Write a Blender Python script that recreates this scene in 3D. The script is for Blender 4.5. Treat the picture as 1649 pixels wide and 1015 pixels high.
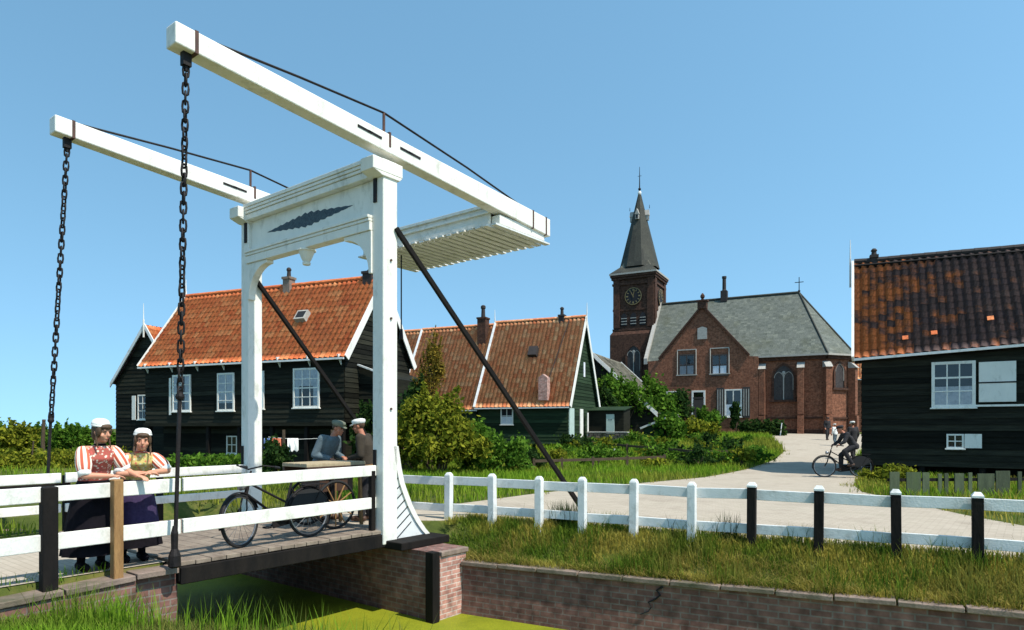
import bpy, bmesh, math, random
import numpy as np
from mathutils import Vector, Matrix, geometry

random.seed(7); RNG = np.random.default_rng(7)
for _o in list(bpy.data.objects): bpy.data.objects.remove(_o)
SC = bpy.context.scene
COL = SC.collection
R = math.radians

# ------------------------------------------------------------------ camera, sky, sun
FPX, HZY, CXP, EYE = 1075.0, 690.0, 824.5, 1.6
cam = bpy.data.cameras.new('camera'); camo = bpy.data.objects.new('camera', cam); COL.objects.link(camo)
camo.location = (0, 0, EYE); camo.rotation_euler = (R(90), 0, 0)
cam.sensor_width = 36; cam.lens = 36 * FPX / 1649; cam.shift_y = (HZY - 507.5) / 1649
cam.clip_start = 0.1; cam.clip_end = 6000
SC.camera = camo
SUN_A, SUN_E = 38.0, 57.0                      # degrees right-behind, elevation
SUNV = Vector((math.cos(R(SUN_E)) * math.cos(R(SUN_A)), -math.cos(R(SUN_E)) * math.sin(R(SUN_A)), math.sin(R(SUN_E))))
w = bpy.data.worlds.new('World'); SC.world = w; w.use_nodes = True
nt = w.node_tree; bgn = nt.nodes['Background']
sky = nt.nodes.new('ShaderNodeTexSky'); sky.sky_type = 'NISHITA'; sky.sun_disc = False
sky.sun_elevation = R(SUN_E); sky.sun_rotation = R(90 + SUN_A)
sky.air_density = 1.0; sky.dust_density = 0.3; sky.ozone_density = 1.0
hsk = nt.nodes.new('ShaderNodeHueSaturation'); hsk.inputs['Hue'].default_value = .476; hsk.inputs['Saturation'].default_value = 1.08; hsk.inputs['Value'].default_value = 2.05
wtc = nt.nodes.new('ShaderNodeTexCoord'); wmp = nt.nodes.new('ShaderNodeMapping'); wmp.inputs['Scale'].default_value = (1, 1, .8); wmp.inputs['Location'].default_value = (0, 0, .26)
nt.links.new(wtc.outputs['Generated'], wmp.inputs[0]); nt.links.new(wmp.outputs[0], sky.inputs[0])
nt.links.new(sky.outputs[0], hsk.inputs['Color']); nt.links.new(hsk.outputs[0], bgn.inputs[0]); bgn.inputs[1].default_value = 0.10
sun = bpy.data.lights.new('sun', 'SUN'); suno = bpy.data.objects.new('sun', sun); COL.objects.link(suno)
sun.energy = 4.9; sun.angle = R(0.5); sun.color = (1.0, 0.95, 0.86)
suno.rotation_euler = SUNV.to_track_quat('Z', 'Y').to_euler()
SC.view_settings.view_transform = 'Standard'; SC.view_settings.look = 'None'
SC.view_settings.exposure = 0.30; SC.view_settings.gamma = 1.0

# ------------------------------------------------------------------ helpers
def V(*a): return Vector(a)
def P(px, py, z): return V((px - CXP) * z / FPX, z, EYE - (py - HZY) * z / FPX)      # photo point at depth z
def GP(px, py, h=0.0):
    z = FPX * (EYE - h) / (py - HZY); return V((px - CXP) * z / FPX, z, h)
UP = V(0, 0, 1)

def wloc(o):
    p = V(0, 0, 0)
    while o is not None: p = p + o.location; o = o.parent
    return p

class MB:
    def __init__(s): s.v = []; s.f = []
    def add(s, vs, fs):
        o = len(s.v); s.v += [Vector(p) for p in vs]; s.f += [[i + o for i in f] for f in fs]; return s
    def hexa(s, b, t):
        return s.add(list(b) + list(t), [[3, 2, 1, 0], [4, 5, 6, 7], [0, 1, 5, 4], [1, 2, 6, 5], [2, 3, 7, 6], [3, 0, 4, 7]])
    def boxv(s, c, ax, ay, az):                     # centre and half vectors
        c = Vector(c)
        return s.hexa([c - ax - ay - az, c + ax - ay - az, c + ax + ay - az, c - ax + ay - az],
                      [c - ax - ay + az, c + ax - ay + az, c + ax + ay + az, c - ax + ay + az])
    def bar(s, p0, p1, w, h, up=UP):                # w sideways, h along up
        p0 = Vector(p0); p1 = Vector(p1); d = p1 - p0; l = d.length; d = d / l
        side = d.cross(up)
        if side.length < 1e-4: side = d.cross(V(0, 1, 0))
        side.normalize(); u = side.cross(d).normalized()
        return s.boxv((p0 + p1) / 2, d * l / 2, side * w / 2, u * h / 2)
    def cyl(s, p0, p1, r0, r1=None, n=10):
        p0 = Vector(p0); p1 = Vector(p1); r1 = r0 if r1 is None else r1
        d = (p1 - p0).normalized(); a = d.orthogonal().normalized(); b = d.cross(a)
        vs = []
        for p, r in ((p0, r0), (p1, r1)):
            for i in range(n):
                t = 2 * math.pi * i / n; vs.append(p + (a * math.cos(t) + b * math.sin(t)) * r)
        fs = [[i, (i + 1) % n, n + (i + 1) % n, n + i] for i in range(n)] + [list(range(n))[::-1], list(range(n, 2 * n))]
        return s.add(vs, fs)
    def tube(s, pts, r, n=8, closed=False):
        pts = [Vector(p) for p in pts]; m = len(pts); rs = r if isinstance(r, (list, tuple)) else [r] * m
        ref = None; vs = []
        for i, p in enumerate(pts):
            if closed: d = pts[(i + 1) % m] - pts[i - 1]
            else: d = pts[min(i + 1, m - 1)] - pts[max(i - 1, 0)]
            d.normalize()
            if ref is None: ref = d.orthogonal().normalized()
            a = (ref - d * ref.dot(d))
            a = a.normalized() if a.length > 1e-5 else d.orthogonal().normalized()
            ref = a; b = d.cross(a)
            for k in range(n):
                t = 2 * math.pi * k / n; vs.append(p + (a * math.cos(t) + b * math.sin(t)) * rs[i])
        fs = []
        for i in range(m if closed else m - 1):
            j = (i + 1) % m
            for k in range(n): fs.append([i * n + k, i * n + (k + 1) % n, j * n + (k + 1) % n, j * n + k])
        if not closed: fs += [list(range(n))[::-1], list(range((m - 1) * n, m * n))]
        return s.add(vs, fs)
    def prism(s, poly, d):
        n = len(poly); poly = [Vector(p) for p in poly]; d = Vector(d)
        return s.add(poly + [p + d for p in poly], [list(range(n))[::-1], list(range(n, 2 * n))] +
                     [[i, (i + 1) % n, n + (i + 1) % n, n + i] for i in range(n)])
    def lathe(s, prof, c, n=16, T=None, sx=1, sy=1, caps=True):
        c = Vector(c); vs = []
        for (r, z) in prof:
            for k in range(n):
                t = 2 * math.pi * k / n; p = V(r * sx * math.cos(t), r * sy * math.sin(t), z)
                vs.append(c + (T @ p if T else p))
        m = len(prof)
        fs = [[i * n + k, i * n + (k + 1) % n, (i + 1) * n + (k + 1) % n, (i + 1) * n + k] for i in range(m - 1) for k in range(n)]
        if caps: fs += [list(range(n))[::-1], list(range((m - 1) * n, m * n))]
        return s.add(vs, fs)
    def ball(s, c, rx, ry=None, rz=None, n=12, m=8, T=None):
        ry = rx if ry is None else ry; rz = rx if rz is None else rz
        prof = [(max(1e-4, math.sin(math.pi * i / m)), -math.cos(math.pi * i / m)) for i in range(m + 1)]
        o = len(s.v); s.lathe(prof, (0, 0, 0), n)
        for i in range(o, len(s.v)):
            p = s.v[i]; p = V(p.x * rx, p.y * ry, p.z * rz); s.v[i] = Vector(c) + (T @ p if T else p)
        return s
    def quad(s, a, b, c, d): return s.add([a, b, c, d], [[0, 1, 2, 3]])
    def pieces(s, name, mat, parent=None, **kw):
        """every connected piece becomes a part of its own"""
        par = list(range(len(s.v)))
        def find(i):
            while par[i] != i: par[i] = par[par[i]]; i = par[i]
            return i
        for f in s.f:
            for i in f[1:]: par[find(i)] = find(f[0])
        groups = {}
        for f in s.f: groups.setdefault(find(f[0]), []).append(f)
        out = []
        for fs in groups.values():
            ids = sorted({i for f in fs for i in f}); mp = {i: k for k, i in enumerate(ids)}
            out.append(mesh_obj(name, [s.v[i] for i in ids], [[mp[i] for i in f] for f in fs], mat, parent, **kw))
        return out
    def build(s, name, mat, parent=None, smooth=False, bevel=0.0, uv=True, fixn=True, origin=None, auto=None):
        return mesh_obj(name, s.v, s.f, mat, parent, smooth, bevel, uv, fixn, origin, auto)

def mesh_obj(name, vs, fs, mat, parent=None, smooth=False, bevel=0.0, uv=True, fixn=True, origin=None, auto=None):
    if parent is not None: org = wloc(parent)
    elif origin is not None: org = Vector(origin)
    else:
        xs = [v[0] for v in vs]; ys = [v[1] for v in vs]; zs = [v[2] for v in vs]
        org = V((min(xs) + max(xs)) / 2, (min(ys) + max(ys)) / 2, min(zs))
    me = bpy.data.meshes.new(name)
    me.from_pydata([(v[0] - org.x, v[1] - org.y, v[2] - org.z) for v in vs], [], fs)
    if fixn:
        bm = bmesh.new(); bm.from_mesh(me); bmesh.ops.recalc_face_normals(bm, faces=bm.faces); bm.to_mesh(me); bm.free()
    if uv:
        ul = me.uv_layers.new(name='UVMap'); dat = np.zeros(len(me.loops) * 2, np.float32)
        for p in me.polygons:
            n = p.normal
            if abs(n.z) > 0.98: t = V(1, 0, 0); b = V(0, 1, 0)
            else: t = UP.cross(n).normalized(); b = n.cross(t)
            for li in p.loop_indices:
                q = me.vertices[me.loops[li].vertex_index].co + org
                dat[2 * li] = q.dot(t); dat[2 * li + 1] = q.dot(b)
        ul.data.foreach_set('uv', dat)
    if smooth: me.polygons.foreach_set('use_smooth', [True] * len(me.polygons))
    if mat: me.materials.append(mat)
    o = bpy.data.objects.new(name, me); COL.objects.link(o)
    if parent is not None: o.parent = parent; o.location = (0, 0, 0)
    else: o.location = org
    if bevel:
        m = o.modifiers.new('bevel', 'BEVEL'); m.width = bevel; m.segments = 2; m.limit_method = 'ANGLE'
    return o

def np_obj(name, verts, loops, starts, mat, parent=None, uvs=None, smooth=False):
    """fast mesh from numpy: verts (n,3), loops flat, starts/totals implied"""
    org = np.array(wloc(parent)) if parent is not None else np.array([verts[:, 0].mean(), verts[:, 1].mean(), verts[:, 2].min()])
    me = bpy.data.meshes.new(name)
    me.vertices.add(len(verts)); me.vertices.foreach_set('co', (verts - org).astype(np.float32).ravel())
    me.loops.add(len(loops)); me.loops.foreach_set('vertex_index', loops.astype(np.int32))
    me.polygons.add(len(starts)); me.polygons.foreach_set('loop_start', starts.astype(np.int32))
    me.update(calc_edges=True); me.validate()
    if uvs is not None:
        ul = me.uv_layers.new(name='UVMap'); ul.data.foreach_set('uv', uvs.astype(np.float32).ravel())
    if smooth: me.polygons.foreach_set('use_smooth', [True] * len(me.polygons))
    if mat: me.materials.append(mat)
    o = bpy.data.objects.new(name, me); COL.objects.link(o)
    if parent is not None: o.parent = parent
    else: o.location = org
    return o

def tag(o, label=None, cat=None, group=None, kind=None):
    if label: o['label'] = label
    if cat: o['category'] = cat
    if group: o['group'] = group
    if kind: o['kind'] = kind
    return o
def thing(name, loc, label, cat, group=None):
    o = bpy.data.objects.new(name, None); COL.objects.link(o); o.location = Vector(loc); o.empty_display_size = 0.2
    return tag(o, label, cat, group)

# ------------------------------------------------------------------ materials
MATS = {}
def newmat(name):
    m = bpy.data.materials.new(name); m.use_nodes = True; t = m.node_tree
    return m, t, t.nodes, t.links, t.nodes['Principled BSDF']
def ramp(N, cols):
    r = N.new('ShaderNodeValToRGB'); e = r.color_ramp.elements
    while len(e) > len(cols): e.remove(e[-1])
    while len(e) < len(cols): e.new(1.0)
    for i, (p, c) in enumerate(cols): e[i].position = p; e[i].color = (*c, 1)
    return r
def M(name, c1, c2=None, scale=4.0, rough=0.7, bump=0.0, bscale=40.0, metal=0.0, stretch=(1, 1, 1), spec=0.4, dirt=None, dscale=1.3, dpos=(.5, .75), island=0.0):
    m, t, N, L, b = newmat(name); c2 = c2 or c1
    tc = N.new('ShaderNodeTexCoord'); mp = N.new('ShaderNodeMapping'); L.new(tc.outputs['Object'], mp.inputs[0]); mp.inputs['Scale'].default_value = stretch
    n = N.new('ShaderNodeTexNoise'); n.inputs['Scale'].default_value = scale; n.inputs['Detail'].default_value = 6; n.inputs['Roughness'].default_value = .65
    L.new(mp.outputs[0], n.inputs['Vector'])
    r = ramp(N, [(.32, c1), (.68, c2)]); L.new(n.outputs['Fac'], r.inputs[0]); out = r.outputs[0]
    if dirt:
        n2 = N.new('ShaderNodeTexNoise'); n2.inputs['Scale'].default_value = dscale; n2.inputs['Detail'].default_value = 8; n2.inputs['Roughness'].default_value = .7
        L.new(mp.outputs[0], n2.inputs['Vector'])
        r2 = ramp(N, [(dpos[0], (0, 0, 0)), (dpos[1], (1, 1, 1))]); L.new(n2.outputs['Fac'], r2.inputs[0])
        mx = N.new('ShaderNodeMix'); mx.data_type = 'RGBA'; L.new(r2.outputs[0], mx.inputs['Factor']); L.new(out, mx.inputs['A']); mx.inputs['B'].default_value = (*dirt, 1)
        out = mx.outputs['Result']
    if island:
        g = N.new('ShaderNodeNewGeometry'); hs = N.new('ShaderNodeHueSaturation'); mr = N.new('ShaderNodeMapRange')
        mr.inputs[3].default_value = 1 - island; mr.inputs[4].default_value = 1 + island
        L.new(g.outputs['Random Per Island'], mr.inputs[0]); L.new(mr.outputs[0], hs.inputs['Value']); L.new(out, hs.inputs['Color']); out = hs.outputs[0]
    L.new(out, b.inputs['Base Color']); b.inputs['Roughness'].default_value = rough; b.inputs['Metallic'].default_value = metal
    b.inputs['Specular IOR Level'].default_value = spec
    if bump:
        n3 = N.new('ShaderNodeTexNoise'); n3.inputs['Scale'].default_value = bscale; n3.inputs['Detail'].default_value = 5; L.new(mp.outputs[0], n3.inputs['Vector'])
        bp = N.new('ShaderNodeBump'); bp.inputs['Strength'].default_value = bump; bp.inputs['Distance'].default_value = 0.02
        L.new(n3.outputs['Fac'], bp.inputs['Height']); L.new(bp.outputs[0], b.inputs['Normal'])
    MATS[name] = m; return m
def brickmat(name, a, c, mort, bw=.22, rh=.07, ms=.008, dirt=(.05, .04, .04), dpos=(.5, .8), dscale=.8):
    m, t, N, L, b = newmat(name)
    tc = N.new('ShaderNodeTexCoord'); br = N.new('ShaderNodeTexBrick'); L.new(tc.outputs['UV'], br.inputs['Vector'])
    br.inputs['Scale'].default_value = 1; br.inputs['Brick Width'].default_value = bw; br.inputs['Row Height'].default_value = rh; br.inputs['Mortar Size'].default_value = ms
    br.inputs['Color1'].default_value = (*a, 1); br.inputs['Color2'].default_value = (*c, 1); br.inputs['Mortar'].default_value = (*mort, 1); br.inputs['Bias'].default_value = 0
    n2 = N.new('ShaderNodeTexNoise'); n2.inputs['Scale'].default_value = dscale; n2.inputs['Detail'].default_value = 9; n2.inputs['Roughness'].default_value = .72
    L.new(tc.outputs['Object'], n2.inputs['Vector'])
    r2 = ramp(N, [(dpos[0], (0, 0, 0)), (dpos[1], (.85, .85, .85))]); L.new(n2.outputs['Fac'], r2.inputs[0])
    mx = N.new('ShaderNodeMix'); mx.data_type = 'RGBA'; L.new(r2.outputs[0], mx.inputs['Factor']); L.new(br.outputs['Color'], mx.inputs['A']); mx.inputs['B'].default_value = (*dirt, 1)
    n4 = N.new('ShaderNodeTexNoise'); n4.inputs['Scale'].default_value = 7; n4.inputs['Detail'].default_value = 6; L.new(tc.outputs['Object'], n4.inputs['Vector'])
    hs = N.new('ShaderNodeHueSaturation'); mr = N.new('ShaderNodeMapRange'); mr.inputs[1].default_value = .3; mr.inputs[2].default_value = .7; mr.inputs[3].default_value = .6; mr.inputs[4].default_value = 1.45
    L.new(n4.outputs['Fac'], mr.inputs[0]); L.new(mr.outputs[0], hs.inputs['Value']); L.new(mx.outputs['Result'], hs.inputs['Color'])
    L.new(hs.outputs[0], b.inputs['Base Color']); b.inputs['Roughness'].default_value = .85; b.inputs['Specular IOR Level'].default_value = .2
    bp = N.new('ShaderNodeBump'); bp.inputs['Strength'].default_value = .7; bp.inputs['Distance'].default_value = .012; bp.invert = True
    L.new(br.outputs['Fac'], bp.inputs['Height']); L.new(bp.outputs[0], b.inputs['Normal'])
    MATS[name] = m; return m
def tilemat(name, cols, moss=(.05, .04, .03), mpos=(.55, .75), mscale=.7, rough=.75, grad=0.0):
    """UV are in tile units; every tile gets its own colour"""
    m, t, N, L, b = newmat(name)
    tc = N.new('ShaderNodeTexCoord'); fl = N.new('ShaderNodeVectorMath'); fl.operation = 'FLOOR'; L.new(tc.outputs['UV'], fl.inputs[0])
    wn = N.new('ShaderNodeTexWhiteNoise'); wn.noise_dimensions = '2D'; L.new(fl.outputs[0], wn.inputs['Vector'])
    k = len(cols); r = ramp(N, [(i / (k - 1), c) for i, c in enumerate(cols)]); L.new(wn.outputs['Value'], r.inputs[0])
    n2 = N.new('ShaderNodeTexNoise'); n2.inputs['Scale'].default_value = mscale; n2.inputs['Detail'].default_value = 8; n2.inputs['Roughness'].default_value = .7
    L.new(tc.outputs['Object'], n2.inputs['Vector'])
    fac = n2.outputs['Fac']
    if grad:                                       # older patch of tiles near one verge
        sx = N.new('ShaderNodeSeparateXYZ'); L.new(fl.outputs[0], sx.inputs[0]); mr0 = N.new('ShaderNodeMapRange'); mr0.inputs[1].default_value = 0; mr0.inputs[2].default_value = 13; mr0.inputs[3].default_value = grad; mr0.inputs[4].default_value = 0; L.new(sx.outputs[0], mr0.inputs[0])
        ad = N.new('ShaderNodeMath'); L.new(fac, ad.inputs[0]); L.new(mr0.outputs[0], ad.inputs[1]); ad2 = N.new('ShaderNodeMath'); ad2.operation = 'MULTIPLY_ADD'; L.new(wn.outputs['Value'], ad2.inputs[0]); ad2.inputs[1].default_value = .25; L.new(ad.outputs[0], ad2.inputs[2]); fac = ad2.outputs[0]
    r2 = ramp(N, [(mpos[0], (0, 0, 0)), (mpos[1], (.9, .9, .9))]); L.new(fac, r2.inputs[0])
    mx = N.new('ShaderNodeMix'); mx.data_type = 'RGBA'; L.new(r2.outputs[0], mx.inputs['Factor']); L.new(r.outputs[0], mx.inputs['A']); mx.inputs['B'].default_value = (*moss, 1)
    n3 = N.new('ShaderNodeTexNoise'); n3.inputs['Scale'].default_value = 14; n3.inputs['Detail'].default_value = 4; L.new(tc.outputs['Object'], n3.inputs['Vector'])
    hs = N.new('ShaderNodeHueSaturation'); mr = N.new('ShaderNodeMapRange'); mr.inputs[1].default_value = .3; mr.inputs[2].default_value = .7; mr.inputs[3].default_value = .7; mr.inputs[4].default_value = 1.3
    L.new(n3.outputs['Fac'], mr.inputs[0]); L.new(mr.outputs[0], hs.inputs['Value']); L.new(mx.outputs['Result'], hs.inputs['Color'])
    L.new(hs.outputs[0], b.inputs['Base Color']); b.inputs['Roughness'].default_value = rough; b.inputs['Specular IOR Level'].default_value = .25
    MATS[name] = m; return m
def leafmat(name, cols, trans=.35, patch=None, pscale=.9, ppos=(.45, .6)):
    m, t, N, L, b = newmat(name); N.remove(b)
    g = N.new('ShaderNodeNewGeometry'); k = len(cols); r = ramp(N, [(i / (k - 1), c) for i, c in enumerate(cols)]); L.new(g.outputs['Random Per Island'], r.inputs[0]); out = r.outputs[0]
    tc = N.new('ShaderNodeTexCoord')
    if patch:
        n = N.new('ShaderNodeTexNoise'); n.inputs['Scale'].default_value = pscale; n.inputs['Detail'].default_value = 4; L.new(tc.outputs['Object'], n.inputs['Vector'])
        r2 = ramp(N, [(ppos[0], (0, 0, 0)), (ppos[1], (.85, .85, .85))]); L.new(n.outputs['Fac'], r2.inputs[0])
        k = len(patch); r3 = ramp(N, [(i / (k - 1), c) for i, c in enumerate(patch)]); L.new(g.outputs['Random Per Island'], r3.inputs[0])
        mx = N.new('ShaderNodeMix'); mx.data_type = 'RGBA'; L.new(r2.outputs[0], mx.inputs['Factor']); L.new(out, mx.inputs['A']); L.new(r3.outputs[0], mx.inputs['B']); out = mx.outputs['Result']
    d = N.new('ShaderNodeBsdfDiffuse'); tr = N.new('ShaderNodeBsdfTranslucent'); ms = N.new('ShaderNodeMixShader'); ms.inputs[0].default_value = trans
    L.new(out, d.inputs[0]); L.new(out, tr.inputs[0]); L.new(d.outputs[0], ms.inputs[1]); L.new(tr.outputs[0], ms.inputs[2])
    L.new(ms.outputs[0], N['Material Output'].inputs['Surface'])
    MATS[name] = m; return m

white = M('white_paint', (.80, .775, .70), (.70, .685, .62), 2.5, .55, .25, 45, stretch=(1, 1, .45), dirt=(.42, .41, .34), dscale=4.5, dpos=(.54, .78))
whitew = M('weathered_white_paint', (.74, .74, .72), (.60, .62, .60), 4, .6, .2, 50, stretch=(1, 1, 1), dirt=(.34, .34, .30), dscale=3.5, dpos=(.52, .78))
iron = M('black_iron', (.007, .0065, .007), (.018, .014, .013), 9, .6, .2, 60, spec=.2)
rust = M('rusty_iron', (.10, .045, .03), (.05, .025, .02), 12, .7)
tarred = M('tarred_timber', (.006, .0055, .0055), (.015, .012, .010), 5, .8, .4, 30, stretch=(1, 1, .3), spec=.15)
decking = M('weathered_decking', (.30, .24, .18), (.16, .12, .09), 6, .85, .3, 30, island=.25)
brownpost = M('brown_timber', (.34, .19, .07), (.22, .11, .04), 5, .8, .5, 25, stretch=(3, 3, .5), dirt=(.09, .05, .02), dscale=4, dpos=(.55, .8))
ornament = M('dark_blue_ornament', (.015, .03, .05), (.05, .09, .11), 22, .6, .5, 40)
blackboard = M('black_tarred_boards', (.009, .009, .0065), (.024, .024, .016), 5, .7, .3, 50, stretch=(.25, .25, 3), island=.6, spec=.08)
greenboard = M('dark_green_boards', (.015, .028, .014), (.028, .048, .024), 5, .7, .2, 50, stretch=(.25, .25, 3), island=.4, spec=.08)
darkin = M('dark_interior', (.012, .012, .014), None, 3, .8)
curtain = M('white_curtain', (.78, .78, .80), (.55, .57, .62), 9, .9)
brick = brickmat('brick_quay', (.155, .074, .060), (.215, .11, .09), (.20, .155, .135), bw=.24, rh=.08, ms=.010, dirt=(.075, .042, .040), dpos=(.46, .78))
brickl = brickmat('brick_pier_sunlit', (.36, .17, .135), (.46, .26, .21), (.48, .40, .35), dirt=(.24, .18, .15), dpos=(.55, .9))  # paler brick, with the sunlight on the return face put into its colour
coping = M('stone_coping', (.27, .20, .16), (.17, .125, .10), 6, .9, .3, 40, dirt=(.07, .07, .035), dpos=(.45, .65))
brickc = brickmat('brick_church', (.17, .058, .030), (.235, .088, .047), (.21, .125, .08), bw=.24, rh=.085, ms=.010, dirt=(.06, .026, .018), dpos=(.5, .85), dscale=.35)
brickt = brickmat('brick_tower', (.060, .026, .016), (.09, .04, .024), (.08, .048, .035), bw=.24, rh=.085, ms=.010, dirt=(.03, .018, .013), dpos=(.45, .8), dscale=.35)
stone = M('pale_stone', (.42, .40, .35), (.30, .28, .25), 8, .85, .2)
slate = tilemat('grey_slate', [(.075, .085, .07), (.12, .13, .11), (.09, .10, .085), (.15, .16, .13)], moss=(.075, .078, .042), mpos=(.5, .8), mscale=.5, rough=.8)
slated = tilemat('dark_slate', [(.030, .031, .026), (.050, .051, .041), (.04, .04, .032)], moss=(.075, .075, .055), mpos=(.5, .75), mscale=.8, rough=.8)
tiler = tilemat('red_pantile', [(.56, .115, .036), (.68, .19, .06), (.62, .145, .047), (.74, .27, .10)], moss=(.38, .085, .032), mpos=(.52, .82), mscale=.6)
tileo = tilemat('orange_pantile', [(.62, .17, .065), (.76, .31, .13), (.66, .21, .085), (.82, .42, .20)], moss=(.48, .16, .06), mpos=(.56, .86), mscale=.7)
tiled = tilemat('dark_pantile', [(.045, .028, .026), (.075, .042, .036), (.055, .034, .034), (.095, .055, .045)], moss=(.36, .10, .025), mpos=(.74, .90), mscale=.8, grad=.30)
tileg = tilemat('mossy_pantile', [(.16, .15, .11), (.23, .21, .16), (.12, .11, .08)], moss=(.05, .05, .04), mpos=(.45, .6), mscale=1.4)
skin = M('skin', (.60, .29, .18), (.52, .23, .14), 6, .55)
skin2 = M('weathered_skin', (.42, .17, .10), (.36, .14, .08), 6, .6)
lips = M('lip_red', (.35, .07, .06))
hairb = M('brown_hair', (.10, .055, .025), (.05, .027, .014), 30, .6, .4, 80)
hairl = M('fair_hair', (.24, .15, .07), (.14, .085, .04), 30, .6, .4, 80)
lace = M('white_linen', (.80, .79, .74), (.66, .66, .62), 20, .9, .3, 90)
skirt = M('black_wool', (.006, .0055, .007), (.011, .009, .013), 12, .95, spec=.1)
apron = M('dark_purple_cotton', (.028, .016, .055), (.05, .03, .09), 30, .9)
jacketb = M('blue_grey_cloth', (.11, .15, .17), (.07, .10, .115), 7, .95, .3, 30)
jacketn = M('brown_cloth', (.045, .034, .022), (.028, .021, .014), 8, .95, .3, 30)
capg = M('grey_green_felt', (.12, .13, .09), (.18, .19, .14), 10, .95)
trous = M('dark_trousers', (.014, .013, .015), (.03, .028, .03), 9, .95)
clogs = M('wooden_clog', (.34, .24, .11), (.25, .17, .08), 8, .7)
rubber = M('black_rubber', (.012, .012, .012), None, 3, .8)
chrome = M('dull_steel', (.35, .35, .36), (.2, .2, .2), 8, .4, metal=.8)
leather = M('brown_leather', (.06, .03, .018), None, 3, .6)
traywood = M('pale_plank', (.42, .34, .21), (.30, .23, .14), 5, .8, .3, 30, stretch=(1, 6, 1))
bark = M('bark', (.09, .06, .035), (.05, .035, .02), 9, .9, .5, 30)
greyplank = M('grey_green_plank', (.075, .095, .05), (.035, .05, .025), 5, .85, .3, 30, stretch=(2, 2, .5), island=.35, dirt=(.06, .09, .03), dpos=(.5, .7))
palegreen = M('pale_green_paint', (.45, .56, .50), (.36, .46, .41), 4, .7)
pot = M('black_chimney', (.02, .017, .016), (.04, .03, .028), 8, .8)
gold = M('gilding', (.20, .15, .06), None, 3, .6)
orangecl = M('orange_cotton', (.55, .16, .08), (.45, .12, .06), 6, .9)
bluecl = M('blue_cotton', (.14, .22, .42), None, 6, .9)

def glassmat():
    m, t, N, L, b = newmat('window_glass'); N.remove(b)
    tr = N.new('ShaderNodeBsdfTransparent'); gl = N.new('ShaderNodeBsdfGlossy'); gl.inputs['Roughness'].default_value = .05; fr = N.new('ShaderNodeFresnel'); fr.inputs[0].default_value = 1.7
    ms = N.new('ShaderNodeMixShader'); L.new(fr.outputs[0], ms.inputs[0]); L.new(tr.outputs[0], ms.inputs[1]); L.new(gl.outputs[0], ms.inputs[2]); L.new(ms.outputs[0], N['Material Output'].inputs['Surface'])
    return m
glass = glassmat()
def stripemat():
    m, t, N, L, b = newmat('red_striped_cotton')
    tc = N.new('ShaderNodeTexCoord'); sp = N.new('ShaderNodeSeparateXYZ'); L.new(tc.outputs['UV'], sp.inputs[0])
    mu = N.new('ShaderNodeMath'); mu.operation = 'FRACT'; L.new(sp.outputs[0], mu.inputs[0])
    r = ramp(N, [(.0, (.80, .74, .62)), (.48, (.78, .70, .58)), (.54, (.55, .10, .05)), (.94, (.60, .14, .07)), (1.0, (.80, .74, .62))]); L.new(mu.outputs[0], r.inputs[0])
    L.new(r.outputs[0], b.inputs['Base Color']); b.inputs['Roughness'].default_value = .9
    return m
stripes = stripemat()
def floralmat(name, base, spots, sc=38):
    m, t, N, L, b = newmat(name)
    tc = N.new('ShaderNodeTexCoord'); vo = N.new('ShaderNodeTexVoronoi'); vo.inputs['Scale'].default_value = sc; L.new(tc.outputs['Object'], vo.inputs['Vector'])
    sp = N.new('ShaderNodeSeparateColor'); L.new(vo.outputs['Color'], sp.inputs[0])
    k = len(spots); r = ramp(N, [(i / k, c) for i, c in enumerate(spots)]); r.color_ramp.interpolation = 'CONSTANT'; L.new(sp.outputs[0], r.inputs[0])
    r2 = ramp(N, [(.35, (1, 1, 1)), (.55, (0, 0, 0))]); L.new(vo.outputs['Distance'], r2.inputs[0])
    mx = N.new('ShaderNodeMix'); mx.data_type = 'RGBA'; L.new(r2.outputs[0], mx.inputs['Factor']); mx.inputs['A'].default_value = (*base, 1); L.new(r.outputs[0], mx.inputs['B'])
    L.new(mx.outputs['Result'], b.inputs['Base Color']); b.inputs['Roughness'].default_value = .9
    return m
floral_red = floralmat('red_floral_cotton', (.42, .10, .07), [(.62, .12, .10), (.70, .55, .45), (.45, .08, .07), (.75, .68, .55)])
floral_yel = floralmat('yellow_floral_cotton', (.62, .50, .16), [(.70, .60, .22), (.62, .18, .10), (.25, .32, .14), (.75, .70, .50), (.68, .30, .16)])

leaf_y = leafmat('leaf_yellow_green', [(.055, .075, .010), (.16, .19, .018), (.30, .30, .03), (.11, .14, .015), (.22, .22, .025)])
leaf_g = leafmat('leaf_green', [(.035, .09, .012), (.075, .16, .018), (.14, .25, .03), (.05, .12, .014)])
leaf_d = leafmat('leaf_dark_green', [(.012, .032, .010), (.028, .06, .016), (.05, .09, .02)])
leaf_o = leafmat('leaf_ochre', [(.20, .13, .02), (.30, .21, .035), (.12, .10, .02), (.24, .17, .03)])
grass_v = leafmat('grass_verge', [(.05, .10, .012), (.10, .17, .018), (.17, .22, .028), (.07, .13, .014)], patch=[(.36, .29, .05), (.48, .38, .09), (.28, .26, .04)], pscale=1.5, ppos=(.39, .54))
grass_t = leafmat('grass_tufts', [(.035, .08, .010), (.08, .15, .016), (.15, .21, .026), (.05, .11, .012)], patch=[(.20, .19, .04), (.32, .27, .06), (.12, .14, .03)], pscale=1.3, ppos=(.5, .62))
grass_b = leafmat('grass_bank', [(.08, .16, .012), (.14, .26, .02), (.21, .34, .03), (.10, .19, .016)], patch=[(.10, .10, .03), (.20, .18, .05), (.08, .12, .03)], pscale=.8, ppos=(.5, .62))
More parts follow.
